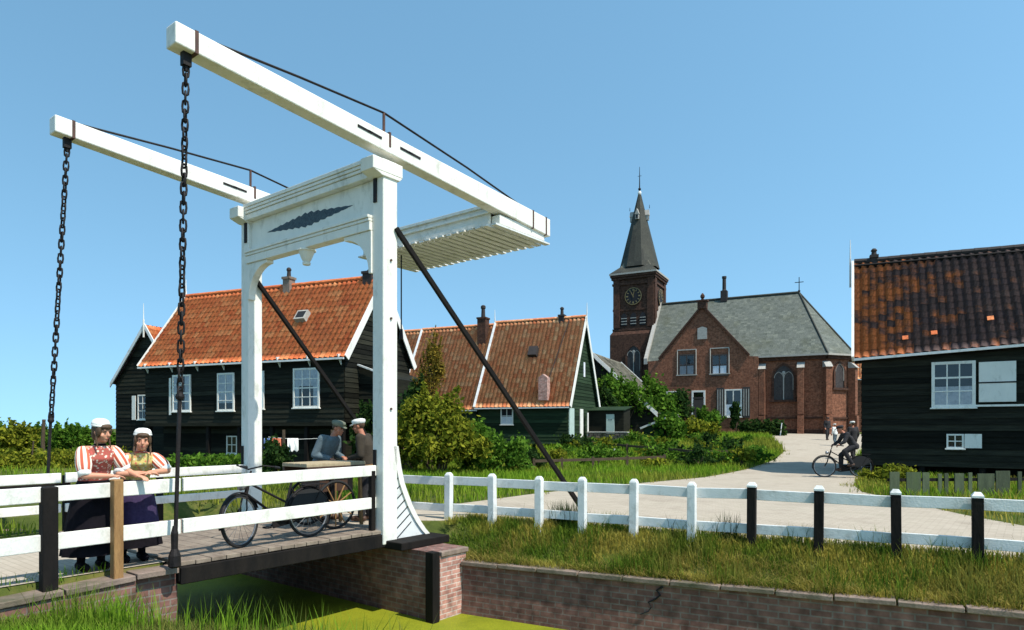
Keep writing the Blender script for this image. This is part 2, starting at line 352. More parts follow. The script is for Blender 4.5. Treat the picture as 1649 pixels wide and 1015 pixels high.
grass_f = leafmat('grass_field', [(.09, .19, .014), (.16, .29, .022), (.24, .36, .032), (.12, .22, .016)], patch=[(.20, .20, .03), (.30, .30, .045), (.15, .18, .025)], pscale=.22, ppos=(.46, .62))

def groundmat():
    m, t, N, L, b = newmat('grassy_soil')
    tc = N.new('ShaderNodeTexCoord'); n = N.new('ShaderNodeTexNoise'); n.inputs['Scale'].default_value = .9; n.inputs['Detail'].default_value = 10; n.inputs['Roughness'].default_value = .75; L.new(tc.outputs['Object'], n.inputs['Vector'])
    r = ramp(N, [(.3, (.03, .042, .012)), (.48, (.065, .085, .018)), (.58, (.12, .115, .03)), (.7, (.13, .095, .05))]); L.new(n.outputs['Fac'], r.inputs[0]); L.new(r.outputs[0], b.inputs['Base Color'])
    b.inputs['Roughness'].default_value = 1; b.inputs['Specular IOR Level'].default_value = .1
    bp = N.new('ShaderNodeBump'); bp.inputs['Strength'].default_value = .8; bp.inputs['Distance'].default_value = .08; L.new(n.outputs['Fac'], bp.inputs['Height']); L.new(bp.outputs[0], b.inputs['Normal'])
    return m
def roadmat():
    m, t, N, L, b = newmat('pale_brick_paving')
    tc = N.new('ShaderNodeTexCoord'); br = N.new('ShaderNodeTexBrick'); mp = N.new('ShaderNodeMapping'); mp.inputs['Rotation'].default_value = (0, 0, R(38)); L.new(tc.outputs['Object'], mp.inputs[0]); L.new(mp.outputs[0], br.inputs['Vector'])
    br.inputs['Scale'].default_value = 1; br.inputs['Brick Width'].default_value = .2; br.inputs['Row Height'].default_value = .085; br.inputs['Mortar Size'].default_value = .006
    br.inputs['Color1'].default_value = (.43, .365, .29, 1); br.inputs['Color2'].default_value = (.32, .27, .21, 1); br.inputs['Mortar'].default_value = (.20, .17, .13, 1)
    n = N.new('ShaderNodeTexNoise'); n.inputs['Scale'].default_value = .8; n.inputs['Detail'].default_value = 10; n.inputs['Roughness'].default_value = .7; L.new(tc.outputs['Object'], n.inputs['Vector'])
    r = ramp(N, [(.30, (.26, .22, .17)), (.5, (.42, .365, .29)), (.62, (.38, .335, .26)), (.75, (.31, .275, .215))]); L.new(n.outputs['Fac'], r.inputs[0])
    mx = N.new('ShaderNodeMix'); mx.data_type = 'RGBA'; mx.inputs['Factor'].default_value = .5; L.new(br.outputs['Color'], mx.inputs['A']); L.new(r.outputs[0], mx.inputs['B'])
    L.new(mx.outputs['Result'], b.inputs['Base Color']); b.inputs['Roughness'].default_value = .95; b.inputs['Specular IOR Level'].default_value = .1
    return m
def watermat():
    m, t, N, L, b = newmat('duckweed_water')
    tc = N.new('ShaderNodeTexCoord'); n = N.new('ShaderNodeTexNoise'); n.inputs['Scale'].default_value = 1.2; n.inputs['Detail'].default_value = 10; n.inputs['Roughness'].default_value = .7; L.new(tc.outputs['Object'], n.inputs['Vector'])
    r = ramp(N, [(.3, (.17, .20, .010)), (.55, (.26, .28, .014)), (.75, (.20, .24, .014))]); L.new(n.outputs['Fac'], r.inputs[0])
    vo = N.new('ShaderNodeTexVoronoi'); vo.inputs['Scale'].default_value = 70; L.new(tc.outputs['Object'], vo.inputs['Vector'])
    hs = N.new('ShaderNodeHueSaturation'); mr = N.new('ShaderNodeMapRange'); mr.inputs[2].default_value = .6; mr.inputs[3].default_value = 1.15; mr.inputs[4].default_value = .72; L.new(vo.outputs['Distance'], mr.inputs[0]); L.new(mr.outputs[0], hs.inputs['Value']); L.new(r.outputs[0], hs.inputs['Color'])
    n5 = N.new('ShaderNodeTexNoise'); n5.inputs['Scale'].default_value = 2.6; n5.inputs['Detail'].default_value = 12; n5.inputs['Roughness'].default_value = .85; L.new(tc.outputs['Object'], n5.inputs['Vector'])
    r5 = ramp(N, [(.60, (0, 0, 0)), (.66, (.8, .8, .8))]); L.new(n5.outputs['Fac'], r5.inputs[0]); mx = N.new('ShaderNodeMix'); mx.data_type = 'RGBA'; L.new(r5.outputs[0], mx.inputs['Factor']); L.new(hs.outputs[0], mx.inputs['A']); mx.inputs['B'].default_value = (.05, .06, .012, 1)
    L.new(mx.outputs['Result'], b.inputs['Base Color']); b.inputs['Roughness'].default_value = .6; b.inputs['Specular IOR Level'].default_value = .25
    bp = N.new('ShaderNodeBump'); bp.inputs['Strength'].default_value = .5; bp.inputs['Distance'].default_value = .01; L.new(vo.outputs['Distance'], bp.inputs['Height']); L.new(bp.outputs[0], b.inputs['Normal'])
    return m

# ------------------------------------------------------------------ bridge frame and terrain shape
R0 = V(-2.05, 10.35, 0); D1 = V(.613, .790, 0).normalized(); D2 = V(-D1.y, D1.x, 0)
def B(t, s, z=0.0): return R0 + D1 * t + D2 * s + UP * z
WATER = -1.27
WA = V(-.77, 10.37, 0); WD = V(.883, -.469, 0).normalized(); WN = V(-WD.y, WD.x, 0)          # quay wall line, WN points behind it
QUAYLEN = 13.0
def cop(a): return -.455 + .015 * a                                                              # quay coping height
canal = [B(-3.15, 0), B(-3.15, 5.2), B(.2, 5.2), B(.2, -1.0), B(.85, -1.0), WA, WA + WD * QUAYLEN,
         V(30, -30, 0), V(2, -30, 0), V(-.5, 1.0, 0), B(-.95, -5.6), B(-1.55, -4.0), B(-2.0, -2.9), B(-2.45, -1.9), B(-2.85, -.9)]
canal2 = [(p.x, p.y) for p in canal]
bank_edge = np.array([(p.x, p.y) for p in (V(2, -30, 0), V(-.5, 1.0, 0), B(-.95, -5.6), B(-1.55, -4.0), B(-2.0, -2.9), B(-2.45, -1.9), B(-2.85, -.9), B(-3.15, -.1))])
def dist_poly(x, y, pl):
    d = np.full(np.shape(x), 1e9)
    for a, b in zip(pl[:-1], pl[1:]):
        ab = b - a; t = np.clip(((x - a[0]) * ab[0] + (y - a[1]) * ab[1]) / (ab @ ab), 0, 1)
        d = np.minimum(d, np.hypot(x - a[0] - t * ab[0], y - a[1] - t * ab[1]))
    return d
def sstep(t): t = np.clip(t, 0, 1); return t * t * (3 - 2 * t)
def zf(x, y):
    x = np.asarray(x, float); y = np.asarray(y, float)
    z = sstep((y - 22) / 30) * 1.25 * sstep((x + 5) / 9)
    # low bank in front of the road, left
    rx, ry = x - R0.x, y - R0.y; t = rx * D1.x + ry * D1.y; s = rx * D2.x + ry * D2.y
    edge = -.012 * np.clip(-t - 3.15, 0, 99) ** 1.2
    bank = (s < edge + .14) & (t < -.4)
    d = dist_poly(x, y, bank_edge)
    zb = -1.32 + np.minimum(1, d / 1.0) * .88 + np.clip(d - 1.1, 0, 2.5) * .16
    z = np.where(bank, zb, z)
    # verge behind the quay wall
    qx, qy = x - WA.x, y - WA.y; a = qx * WD.x + qy * WD.y; q = qx * WN.x + qy * WN.y
    k = sstep((q - .15) / .95)
    z = np.where((a > -.6) & (q > -.3) & (q < 1.3) & (t > .2), (-.49 + .015 * a) * (1 - k), z)
    z = np.where((t > .08) & (t < 1.25) & (s < .08) & (s > -1.3), np.minimum(z, -.36), z)
    z = np.where((t > -3.4) & (t < .4) & (s > 4.9), np.minimum(z, -1.33 + 1.33 * sstep((s - 5.2) / 1.3)), z)
    return z
def zg(x, y): return float(zf(np.array([x]), np.array([y]))[0])

def inpoly(x, y, poly):
    x = np.asarray(x); r = np.zeros(x.shape, bool); n = len(poly)
    for i in range(n):
        x1, y1 = poly[i]; x2, y2 = poly[(i + 1) % n]
        c = ((y1 > y) != (y2 > y)) & (x < (x2 - x1) * (y - y1) / ((y2 - y1) if y2 != y1 else 1e-9) + x1); r ^= c
    return r

def cdt_sheet(name, outline, mat, hole=None, extra=None, step=0.6, lift=0.0, grid=None, lines=()):
    pts = []; edges = []
    def loop(pl, closed=True):
        o = len(pts); dense = []
        n = len(pl)
        for i in range(n if closed else n - 1):
            a = Vector(pl[i][:2]); b = Vector(pl[(i + 1) % n][:2]); k = max(1, int((b - a).length / (step * 1.2))) if (b - a).length < 60 else 1
            for j in range(k): dense.append(a.lerp(b, j / k))
        if not closed: dense.append(Vector(pl[-1][:2]))
        pts.extend(dense); m = len(dense)
        edges.extend([(o + i, o + (i + 1) % m) for i in range(m if closed else m - 1)])
    loop(outline)
    if hole: loop(hole)
    for l in lines: loop(l, False)
    if grid is not None: pts.extend([Vector(p) for p in grid])
    vs, es, fs, *_ = geometry.delaunay_2d_cdt(pts, edges, [], 0, 1e-5)
    xy = np.array([(v.x, v.y) for v in vs]); F = np.array([f[:3] for f in fs if len(f) == 3])
    cen = xy[F].mean(axis=1); keep = inpoly(cen[:, 0], cen[:, 1], [tuple(p[:2]) for p in outline])
    if hole: keep &= ~inpoly(cen[:, 0], cen[:, 1], [tuple(p[:2]) for p in hole])
    F = F[keep]; z = zf(xy[:, 0], xy[:, 1]) + lift
    verts = np.column_stack([xy, z])
    a, b_, c = verts[F[:, 0]], verts[F[:, 1]], verts[F[:, 2]]
    flip = np.cross(b_ - a, c - a)[:, 2] < 0; F[flip] = F[flip][:, ::-1]
    o = np_obj(name, verts, F.ravel(), np.arange(len(F)) * 3, mat, smooth=True)
    return o
gx, gy = np.meshgrid(np.arange(-22, 24, .55), np.arange(0, 34, .55)); g1 = np.column_stack([gx.ravel(), gy.ravel()])
gx, gy = np.meshgrid(np.arange(-90, 95, 5.0), np.arange(-30, 130, 5.0)); g2 = np.column_stack([gx.ravel(), gy.ravel()])
gx, gy = np.meshgrid(np.arange(-2500, 2501, 250.), np.arange(-600, 3001, 250.)); g3 = np.column_stack([gx.ravel(), gy.ravel()])
G = np.vstack([g1 + RNG.uniform(-.1, .1, g1.shape), g2, g3]); G = G[~inpoly(G[:, 0], G[:, 1], canal2)]
def wing(t, off): return B(t, -.012 * max(0, -t - 3.15) ** 1.2 + off)
ground = cdt_sheet('ground', [(-2600, -700), (2600, -700), (2600, 3100), (-2600, 3100)], groundmat(), hole=canal2, grid=G,
                   lines=[[B(.1, .07), B(1.25, .07)], [B(.1, .11), B(1.25, .11)]] + [[wing(-3.2 - i * .5, .11) for i in range(28)], [wing(-3.2 - i * .5, .17) for i in range(28)]])
tag(ground, kind='structure')
mb = MB(); mb.quad(V(-40, -35, WATER), V(45, -35, WATER), V(45, 40, WATER), V(-40, 40, WATER)); tag(mb.build('water', watermat()), kind='structure')
mb = MB(); mb.quad(V(-40, -35, WATER - .8), V(45, -35, WATER - .8), V(45, 40, WATER - .8), V(-40, 40, WATER - .8)); tag(mb.build('canal_bed', darkin), kind='structure')

# road on the right of the bridge, path on the left
FA = V(-1.115, 11.7, 0); FD = V(.877, -.48, 0).normalized(); FN = V(-FD.y, FD.x, 0)              # fence line
road_pts = [B(.18, .12), FA + FN * .35 + FD * .3, FA + FN * .32 + FD * 3, FA + FN * .35 + FD * 6, FA + FN * .3 + FD * 9, FA + FN * .3 + FD * 14, V(14, 3, 0), V(10.2, 8, 0), V(8.35, 10.75, 0), V(8.3, 12.2, 0), V(8.45, 13.8, 0), V(8.75, 16.7, 0), V(9.6, 18.8, 0),
            V(11.3, 21.6, 0), V(12.6, 24.6, 0), V(16, 31, 0), V(20.5, 38, 0), V(30, 44.5, 0), V(24, 47.8, 0), V(18.9, 50.2, 0), V(17.6, 46, 0), V(15.8, 40, 0), V(13.9, 34, 0),
            V(11.6, 29.5, 0), V(8.9, 25.3, 0), V(6.2, 21.6, 0), V(4, 19.6, 0), V(2.3, 18.1, 0), V(.6, 16.3, 0), V(-1.1, 14.1, 0), V(-2.6, 13.6, 0), B(.18, 3.62)]
gx, gy = np.meshgrid(np.arange(-6, 32, .6), np.arange(2, 52, .6)); g = np.column_stack([gx.ravel(), gy.ravel()]); rp2 = [(p.x, p.y) for p in road_pts]
g = g[inpoly(g[:, 0], g[:, 1], rp2)]
road_m = roadmat()
tag(cdt_sheet('road', road_pts, road_m, grid=g, lift=.012), kind='structure')
pp = [B(-3.17, .175), B(-3.17, 3.62)] + [B(-t, 3.62) for t in (6, 9, 13, 20)] + [B(-t, .175 - .012 * (t - 3.15) ** 1.2) for t in (20, 13, 9, 7, 6, 5, 4)]
tag(cdt_sheet('path', pp, road_m, lift=.012, step=.8), kind='structure')

# ------------------------------------------------------------------ brickwork of the canal
def coping_run(mb, p0, p1, w, h, nrm):
    d = (p1 - p0); n = max(1, int(d.length / .62))
    for i in range(n):
        a = p0.lerp(p1, i / n + .01 / d.length); b = p0.lerp(p1, (i + 1) / n - .01 / d.length)
        j = random.uniform(-.008, .008)
        mb.bar(a + UP * (j - h / 2), b + UP * (j + random.uniform(-.006, .006) - h / 2), w, h + abs(j))
# long quay wall right
t = thing('quay_wall', WA + V(0, 0, WATER), 'long sloping-topped brick quay wall along the green canal under the white fence', 'wall')
a, b_ = WA, WA + WD * QUAYLEN
mb = MB(); c0, c1 = cop(0) - .055, cop(QUAYLEN) - .055
mb.hexa([a + UP * (WATER - .7) - WN * .06, b_ + UP * (WATER - .7) - WN * .06, b_ + WN * .3 + UP * (WATER - .7), a + WN * .3 + UP * (WATER - .7)],
        [a + UP * c0, b_ + UP * c1, b_ + WN * .3 + UP * c1, a + WN * .3 + UP * c0]); mb.build('brick_face', brick, t)
mb = MB(); coping_run(mb, a - WN * .03 + WN * .12 + UP * (c0 + .055), b_ - WN * .03 + WN * .12 + UP * (c1 + .055), .32, .055, WN); mb.build('coping', coping, t, bevel=.008)
mb = MB()   # a crack runs down the face
for ak, ln in ((3.15, .40),):
    pts = [WA + WD * (ak - .25 * q - .05 * math.sin(q * 14)) - WN * (.012 + .06 * q * .5) + UP * (cop(ak) - .1 - ln * q) for q in np.linspace(0, 1, 8)]
    mb.tube(pts, [.016 - .009 * q for q in np.linspace(0, 1, 8)], 6)
mb.pieces('crack', darkin, t)
# bridge pier on the right bank
t = thing('bridge_pier', B(.2, -1, WATER), 'brick pier with return face coloured pale as if sunlit under the front bridge post', 'pier')
mb = MB(); TOP = -.25
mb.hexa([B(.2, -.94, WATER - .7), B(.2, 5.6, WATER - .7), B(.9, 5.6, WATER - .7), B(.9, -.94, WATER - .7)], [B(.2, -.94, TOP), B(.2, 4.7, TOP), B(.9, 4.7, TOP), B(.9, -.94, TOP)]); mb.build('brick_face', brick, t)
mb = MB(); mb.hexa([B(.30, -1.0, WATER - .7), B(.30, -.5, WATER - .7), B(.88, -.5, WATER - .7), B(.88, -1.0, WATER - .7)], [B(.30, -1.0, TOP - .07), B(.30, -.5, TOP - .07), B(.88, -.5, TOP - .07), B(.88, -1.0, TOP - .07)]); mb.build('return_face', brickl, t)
mb = MB(); coping_run(mb, B(.30, -.86, TOP), B(.92, -.86, TOP), .34, .07, D2); mb.build('coping', coping, t, bevel=.008)
mb = MB(); mb.bar(B(.17, -.97, WATER - .5), B(.17, -.97, TOP + .02), .16, .14, D1); mb.build('corner_timber', tarred, t, bevel=.01)
mb = MB(); mb.bar(B(.52, -.5, TOP + .06), B(.52, 4.3, TOP + .06), 1.05, .12); mb.build('timber_sill', tarred, t, bevel=.015)
# left abutment and wing wall
t = thing('abutment_wall', B(-3.15, 0, WATER), 'low brick abutment with stone coping beside the women, half overgrown', 'wall')
mb = MB()
mb.hexa([B(-3.6, -.02, WATER - .7), B(-3.12, -.02, WATER - .7), B(-3.12, 5.6, WATER - .7), B(-3.6, 5.6, WATER - .7)], [B(-3.6, -.02, -.09), B(-3.12, -.02, -.09), B(-3.12, 5.6, -.09), B(-3.6, 5.6, -.09)])
N_ = 8
for i in range(N_):
    t0, t1 = -3.62 - i * .7, -3.62 - (i + 1) * .7
    z0, z1 = -.09 - .03 * i, -.09 - .03 * (i + 1)
    mb.hexa([wing(t0, -.1) + UP * -1.6, wing(t0, .1) + UP * -1.6, wing(t1, .1) + UP * -1.6, wing(t1, -.1) + UP * -1.6],
            [wing(t0, -.1) + UP * z0, wing(t0, .1) + UP * z0, wing(t1, .1) + UP * z1, wing(t1, -.1) + UP * z1])
mb.build('brick_face', brick, t)
mb = MB(); coping_run(mb, B(-3.14, .02, -.03), B(-3.62, .02, -.03), .3, .06, D2)
for i in range(N_): coping_run(mb, wing(-3.62 - i * .7, .02) + UP * (-.03 - .03 * i), wing(-3.62 - (i + 1) * .7, .02) + UP * (-.06 - .03 * i), .3, .06, D2)
mb.build('coping', coping, t, bevel=.008)

# ------------------------------------------------------------------ the drawbridge
S0, S1 = -.025, 3.745
br = thing('drawbridge', B(0, 0, -.2), 'white wooden drawbridge with two tall posts, tilted balance beams and black chains', 'drawbridge')
mb = MB()
n = 17
for i in range(n):
    a = -3.13 + i * (3.28 / n); mb.boxv(B(a + .095, 1.8, .005 + random.uniform(-.004, .004)), D1 * .092, D2 * 1.9, UP * .025)
mb.pieces('deck_plank', decking, br, bevel=.006)
mb = MB(); mb.boxv(B(-1.49, 1.8, -.0285), D1 * 1.62, D2 * 1.86, UP * .004); mb.build('plank_gap_light_block', tarred, br)  # added sheet, blocks light between the planks and deepens the shadow below
mb = MB()
for s in (-.06, .9, 1.8, 2.7, 3.66): mb.bar(B(-3.13, s, -.13), B(.15, s, -.13), .14, .20)
mb.bar(B(-3.05, -.1, -.11), B(-3.05, 3.7, -.11), .18, .18)
mb.pieces('deck_beam', tarred, br, bevel=.01)
for s0, s1 in ((-.15, .10), (3.62, 3.87)):
    mb = MB(); mb.hexa([B(-.06, s0, -.19), B(.23, s0, -.19), B(.23, s1, -.19), B(-.06, s1, -.19)], [B(-.06, s0, 5.74), B(.23, s0, 5.74), B(.23, s1, 5.74), B(-.06, s1, 5.74)])
    po = mb.build('post', white, br, bevel=.018)
    sm = (s0 + s1) / 2
    mb = MB(); mb.boxv(B(.02, sm, 5.62), D1 * .30, D2 * .15, UP * .10); mb.prism([B(-.26, sm - .149, 5.52), B(-.10, sm - .149, 5.46), B(.26, sm - .149, 5.46), B(.32, sm - .149, 5.52)], D2 * .298)
    mb.build('post_head', white, po, bevel=.012)
    mb = MB(); mb.boxv(B(-.072, sm + (.05 if s0 < 0 else -.05), 5.35), D1 * .011, D2 * .035, UP * .26); mb.boxv(B(-.072, sm + .06, 1.05), D1 * .011, D2 * .03, UP * .22); mb.pieces('iron_strap', iron, po)
mb = MB()   # crosspiece: moulded upper and lower beams
for k, (za, zb, pr) in enumerate(((5.70, 5.77, .05), (5.645, 5.70, .035), (5.59, 5.645, .02), (5.48, 5.59, .0))):
    mb.boxv(B(-.10 - pr / 2 + .07, 1.86, (za + zb) / 2), D1 * (.09 + pr / 2), D2 * 1.757, UP * ((zb - za) / 2 - .003))
mb.build('upper_crossbeam', white, br, bevel=.006)
mb = MB()
for k, (za, zb, pr) in enumerate(((4.86, 4.91, .035), (4.81, 4.86, .015), (4.67, 4.81, .0))):
    mb.boxv(B(-.10 - pr / 2 + .07, 1.86, (za + zb) / 2), D1 * (.09 + pr / 2), D2 * 1.757, UP * ((zb - za) / 2 - .002))
mb.build('lower_crossbeam', white, br, bevel=.006)
mb = MB(); mb.boxv(B(.03, 1.86, 5.195), D1 * .03, D2 * 1.755, UP * .283); pn = mb.build('recessed_panel', white, br)
pts = []                                       # dark lozenge, long and pointed, with ragged painted edge
for i in range(41):
    u = -1 + 2 * i / 40; pts.append((u * 1.22, .125 * (1 - abs(u)) ** .9 * (1 + .18 * math.sin(i * 2.1)) * (1 if abs(u) < 1 else 0)))
poly = [B(-.004, 1.86 - u, 5.19 + h) for u, h in pts] + [B(-.004, 1.86 - u, 5.19 - h * .9) for u, h in pts[-2:0:-1]]
mb = MB(); mb.prism(poly, D1 * .012); mb.build('ornament', ornament, pn)
mb = MB(); mb.lathe([(.03, -.27), (.065, -.26), (.07, -.22), (.05, -.215), (.085, -.16), (.125, -.06), (.135, -.03), (.16, -.028), (.16, 0)], B(-.02, 1.86, 4.668), 16); mb.build('pendant', white, br, smooth=False)
for s, sg in ((.10, 1), (3.62, -1)):           # curved brackets
    mb = MB(); arc = [B(-.09, s + sg * (.66 - .60 * math.cos(q)), 4.668 - .66 + .60 * math.sin(q)) for q in np.linspace(0.0, math.pi / 2, 12)]
    poly = arc + [B(-.09, s + sg * .66, 4.668), B(-.09, s, 4.668), B(-.09, s, 4.668 - .66)]
    mb.prism(poly, D1 * .14); mb.build('bracket', white, br, bevel=.006)
mb = MB()
for s in (.16, 3.56):
    for z_ in (5.53, 4.74): mb.cyl(B(-.115, s, z_), B(-.085, s, z_), .022, .018, 8)
for z_ in (1.9, 3.3, 4.2): mb.cyl(B(.09, -.17, z_), B(.09, -.14, z_), .02, .018, 8)
mb.pieces('bolt', rust, br)
def bz(t): return 6.005 - .062 * t     # beam centre height
for s in (S0, S1):
    mb = MB(); ts = [-3.2, -1.6, 0, 1.5, 3.0, 4.45]
    for i in range(len(ts) - 1): pass
    def bh_(t): return .128 + (t + 3.2) * .0065
    h = .165
    ha, hb_ = bh_(-3.2), bh_(4.45)
    mb.hexa([B(-3.2, s - .12, bz(-3.2) - ha), B(4.45, s - .12, bz(4.45) - hb_), B(4.45, s + .12, bz(4.45) - hb_), B(-3.2, s + .12, bz(-3.2) - ha)],
            [B(-3.2, s - .12, bz(-3.2) + ha), B(4.45, s - .12, bz(4.45) + hb_), B(4.45, s + .12, bz(4.45) + hb_), B(-3.2, s + .12, bz(-3.2) + ha)])
    bm_ = mb.build('balance_beam', white, br, bevel=.016)
    mb = MB()
    def zl(t): return bz(-3.2) + (bz(4.45) - bz(-3.2)) * (t + 3.2) / 7.65
    for tt in (-2.95, 3.85, 4.30): mb.boxv(B(tt, s, zl(tt)), D1 * .022, D2 * .126, UP * (bh_(tt) + .006))
    for tt in (.02,): mb.boxv(B(tt + .06, s, zl(tt) + .06), D1 * .02, D2 * .126, UP * (h - .05))
    mb.pieces('iron_band', rust, bm_)
    mb = MB()
    for tt in (-.42, -.22, .42, .60): mb.bar(B(tt - .13, s - .124, zl(tt) + .03), B(tt + .13, s - .124, zl(tt) + .01), .012, .035)
    mb.pieces('iron_cramp', iron, bm_)
    mb = MB(); zt = zl(.06) + h + .34
    mb.tube([B(-2.95, s, zl(-2.95) + bh_(-2.95) + .012), B(-1.45, s, (zl(-2.95) + bh_(-2.95) + zt) / 2 + .02), B(.06, s, zt), B(2.0, s, (zl(3.85) + bh_(3.85) + zt) / 2 + .03), B(3.85, s, zl(3.85) + bh_(3.85) + .012)], .018, 8)
    mb.build('tension_rod', iron, bm_)
    mb = MB(); mb.cyl(B(.06, s, zl(.06) + h - .02), B(.06, s, zt), .022); mb.build('rod_strut', rust, bm_)
# counterweight box between the beam tails
mb = MB(); z0, z1 = 5.43, 5.80
mb.boxv(B(2.80, 1.86, (z0 + z1) / 2 + .02), D1 * .03, D2 * 1.76, UP * ((z1 - z0) / 2)); mb.boxv(B(4.33, 1.86, (z0 + z1) / 2), D1 * .03, D2 * 1.76, UP * ((z1 - z0) / 2))
for zz, th in ((z1 + .0, .03), (z1 - .13, .02), (z0 + .04, .035)): mb.boxv(B(2.745, 1.86, zz), D1 * .026, D2 * 1.78, UP * th)
mb.boxv(B(3.57, 1.86, z1 + .01), D1 * .73, D2 * 1.75, UP * .02); mb.boxv(B(3.57, .0, z0 + .10), D1 * .73, D2 * .10, UP * .085); mb.boxv(B(3.57, 3.72, z0 + .10), D1 * .73, D2 * .10, UP * .085)
cw = mb.build('counterweight_box', white, br, bevel=.005)
for i in range(21):
    s = -.06 + i * .192; mb = MB(); mb.boxv(B(3.57 + random.uniform(-.03, .03), s, z0 - .02), D1 * .88, D2 * .062, UP * .016); mb.build('underside_slat', whitew, cw)
mb = MB(); mb.boxv(B(3.57, 1.86, z0 + .012), D1 * .70, D2 * 1.75, UP * .006); mb.build('slat_gap_shade', darkin, cw)  # dark sheet colours in the shade seen through the slat gaps
# chains: oval links, every second one turned
def chain(p0, p1, link, rad, wire):
    mb = MB(); d = p1 - p0; n = int(d.length / link); d = d.normalized(); a = D1 - d * D1.dot(d); a.normalize(); b = d.cross(a); tw = 0
    for i in range(n):
        c = p0.lerp(p1, (i + .5) / n); tw += .12; ang = tw + (math.pi / 2 if i % 2 else 0); s_ = a * math.cos(ang) + b * math.sin(ang)
        L = link * .60 + wire; pts = []
        for k in range(10):
            q = 2 * math.pi * k / 10; cx, cy = math.cos(q), math.sin(q)
            pts.append(c + s_ * (rad * cx) + d * ((L - rad) * (1 if cy > .01 else -1 if cy < -.01 else 0) + rad * cy))
        mb.tube(pts, wire, 5, closed=True)
    return mb
top = B(-3.02, S0, bz(-3.0) - .14); mid = B(-3.15, S0 - .12, 1.95); bot = B(-3.24, S0 - .18, .02)
mb = chain(top - UP * .14, mid, .108, .033, .0135); ch = mb.build('chain', iron, br, smooth=True)
mb = MB(); mb.boxv(top - UP * .04, D1 * .05, D2 * .04, UP * .10); mb.cyl(top - UP * .10, top - UP * .2, .03, .02)
mb.bar(mid + UP * .08, bot, .034, .034, D1); mb.ball(mid + UP * .02, .05, n=10, m=6); mb.lathe([(.02, .46), (.04, .38), (.036, .2), (.065, .12), (.07, .0), (.05, -.02)], bot, 10)
mb.pieces('hanger_rod', iron, ch)
top = B(-3.0, S1, bz(-3.0) - .14); mid = B(-3.20, S1 + .05, 1.72); bot = B(-3.26, S1 + .10, .02)
mb = chain(top - UP * .14, mid, .108, .033, .0135); ch = mb.build('chain', iron, br, smooth=True)
mb = MB(); mb.boxv(top - UP * .04, D1 * .05, D2 * .04, UP * .10); mb.cyl(top - UP * .10, top - UP * .2, .03, .02)
mb.bar(mid + UP * .08, bot, .034, .034, D1); mb.ball(mid, .045, n=10, m=6); mb.pieces('hanger_rod', iron, ch)
mb = MB(); mb.cyl(B(2.9, 2.65, 5.3), B(2.9, 2.65, 3.7), .014); mb.cyl(B(2.9, 2.65, 3.72), B(2.9, 2.65, 3.5), .03, .045); mb.build('pull_rod', iron, br)
mb = MB(); mb.bar(V(-2.02, 10.36, 4.72) + D1 * .16 - D2 * .14, V(1.38, 12.3, -.02), .075, .075); mb.build('brace', tarred, br, bevel=.01)
mb = MB(); mb.bar(V(-4.88, 12.5, 4.5), V(-2.39, 15.66, -.02), .075, .075); mb.build('brace', tarred, br, bevel=.01)
# curved buttresses behind the posts
curve = [(.25, 1.34), (.31, 1.02), (.38, .76), (.46, .58), (.55, .40), (.64, .25), (.74, .11), (.86, -.03), (1.03, -.19)]
for s, sg in ((-.12, -1),):
    mb = MB(); poly = [B(t_, s, z_) for t_, z_ in curve] + [B(.235, s, -.19)]
    mb.prism(poly, D2 * .11); bt = mb.build('buttress', whitew, br)
    mb = MB()
    for (ta, za), (tb, zb) in zip(curve[:-1], curve[1:]):
        mb.hexa([B(ta - .10, s - .03, za - .02), B(tb - .10, s - .03, zb - .02), B(tb, s - .03, zb - .02), B(ta, s - .03, za - .02)],
                [B(ta - .10, s + .14, za - .02), B(tb - .10, s + .14, zb - .02), B(tb, s + .14, zb - .02), B(ta, s + .14, za - .02)])
    mb.build('border', white, bt)
    mb = MB()
    for i in range(9):
        zz = -.12 + i * .155; t2 = np.interp(zz + .12, [z for _, z in curve[::-1]], [t_ for t_, _ in curve[::-1]]) - .09
        zb = zz + (t2 - .25) * .75; t2 = np.interp(zb, [z for _, z in curve[::-1]], [t_ for t_, _ in curve[::-1]]) - .09; zb = zz + (t2 - .25) * .75
        if t2 > .27: mb.bar(B(.245, s - .003, zz), B(t2, s - .003, zb), .014, .011)
    mb.build('board_joint', iron, bt)

# ------------------------------------------------------------------ railings and fences
near = thing('bridge_railing', B(-3, .05, 0), 'near white bridge railing with two plank rails and brown post before the women', 'railing')
for za, zb, th in ((.86, 1.02, .05), (.36, .53, .05)):
    mb = MB(); mb.bar(B(-3.04, .02, (za + zb) / 2 - .01), B(-.07, .02, (za + zb) / 2 + .01), th, zb - za); mb.build('rail', white, near, bevel=.008)
    mb = MB(); mb.bar(B(-4.36, .03, (za + zb) / 2 - .02), B(-3.07, .02, (za + zb) / 2 - .012), th, zb - za); mb.build('rail', white, near, bevel=.008)
    mb = MB(); mb.bar(B(-10, .04, (za + zb) / 2 - .05), B(-4.47, .03, (za + zb) / 2 - .02), th, zb - za); mb.build('rail', white, near, bevel=.008)
mb = MB(); mb.bar(B(-3.79, -.045, -.2), B(-3.79, -.045, 1.04), .115, .10, D1); mb.build('brown_post', brownpost, near, bevel=.012)
mb = MB(); mb.bar(B(-4.42, .0, -.3), B(-4.42, .0, 1.0), .13, .14, D1); mb.build('dark_post', tarred, near, bevel=.012)
mb = MB(); mb.bar(B(-.13, .03, 0.03), B(-.13, .03, .95), .08, .08, D1); mb.build('dark_post', tarred, near, bevel=.01)
mb = MB(); mb.bar(B(-7.2, .0, -.3), B(-7.2, .0, 1.0), .13, .14, D1); mb.build('dark_post', tarred, near, bevel=.012)
far = thing('bridge_railing', B(-3, 3.7, 0), 'far white bridge railing behind the women and the bicycle', 'railing')
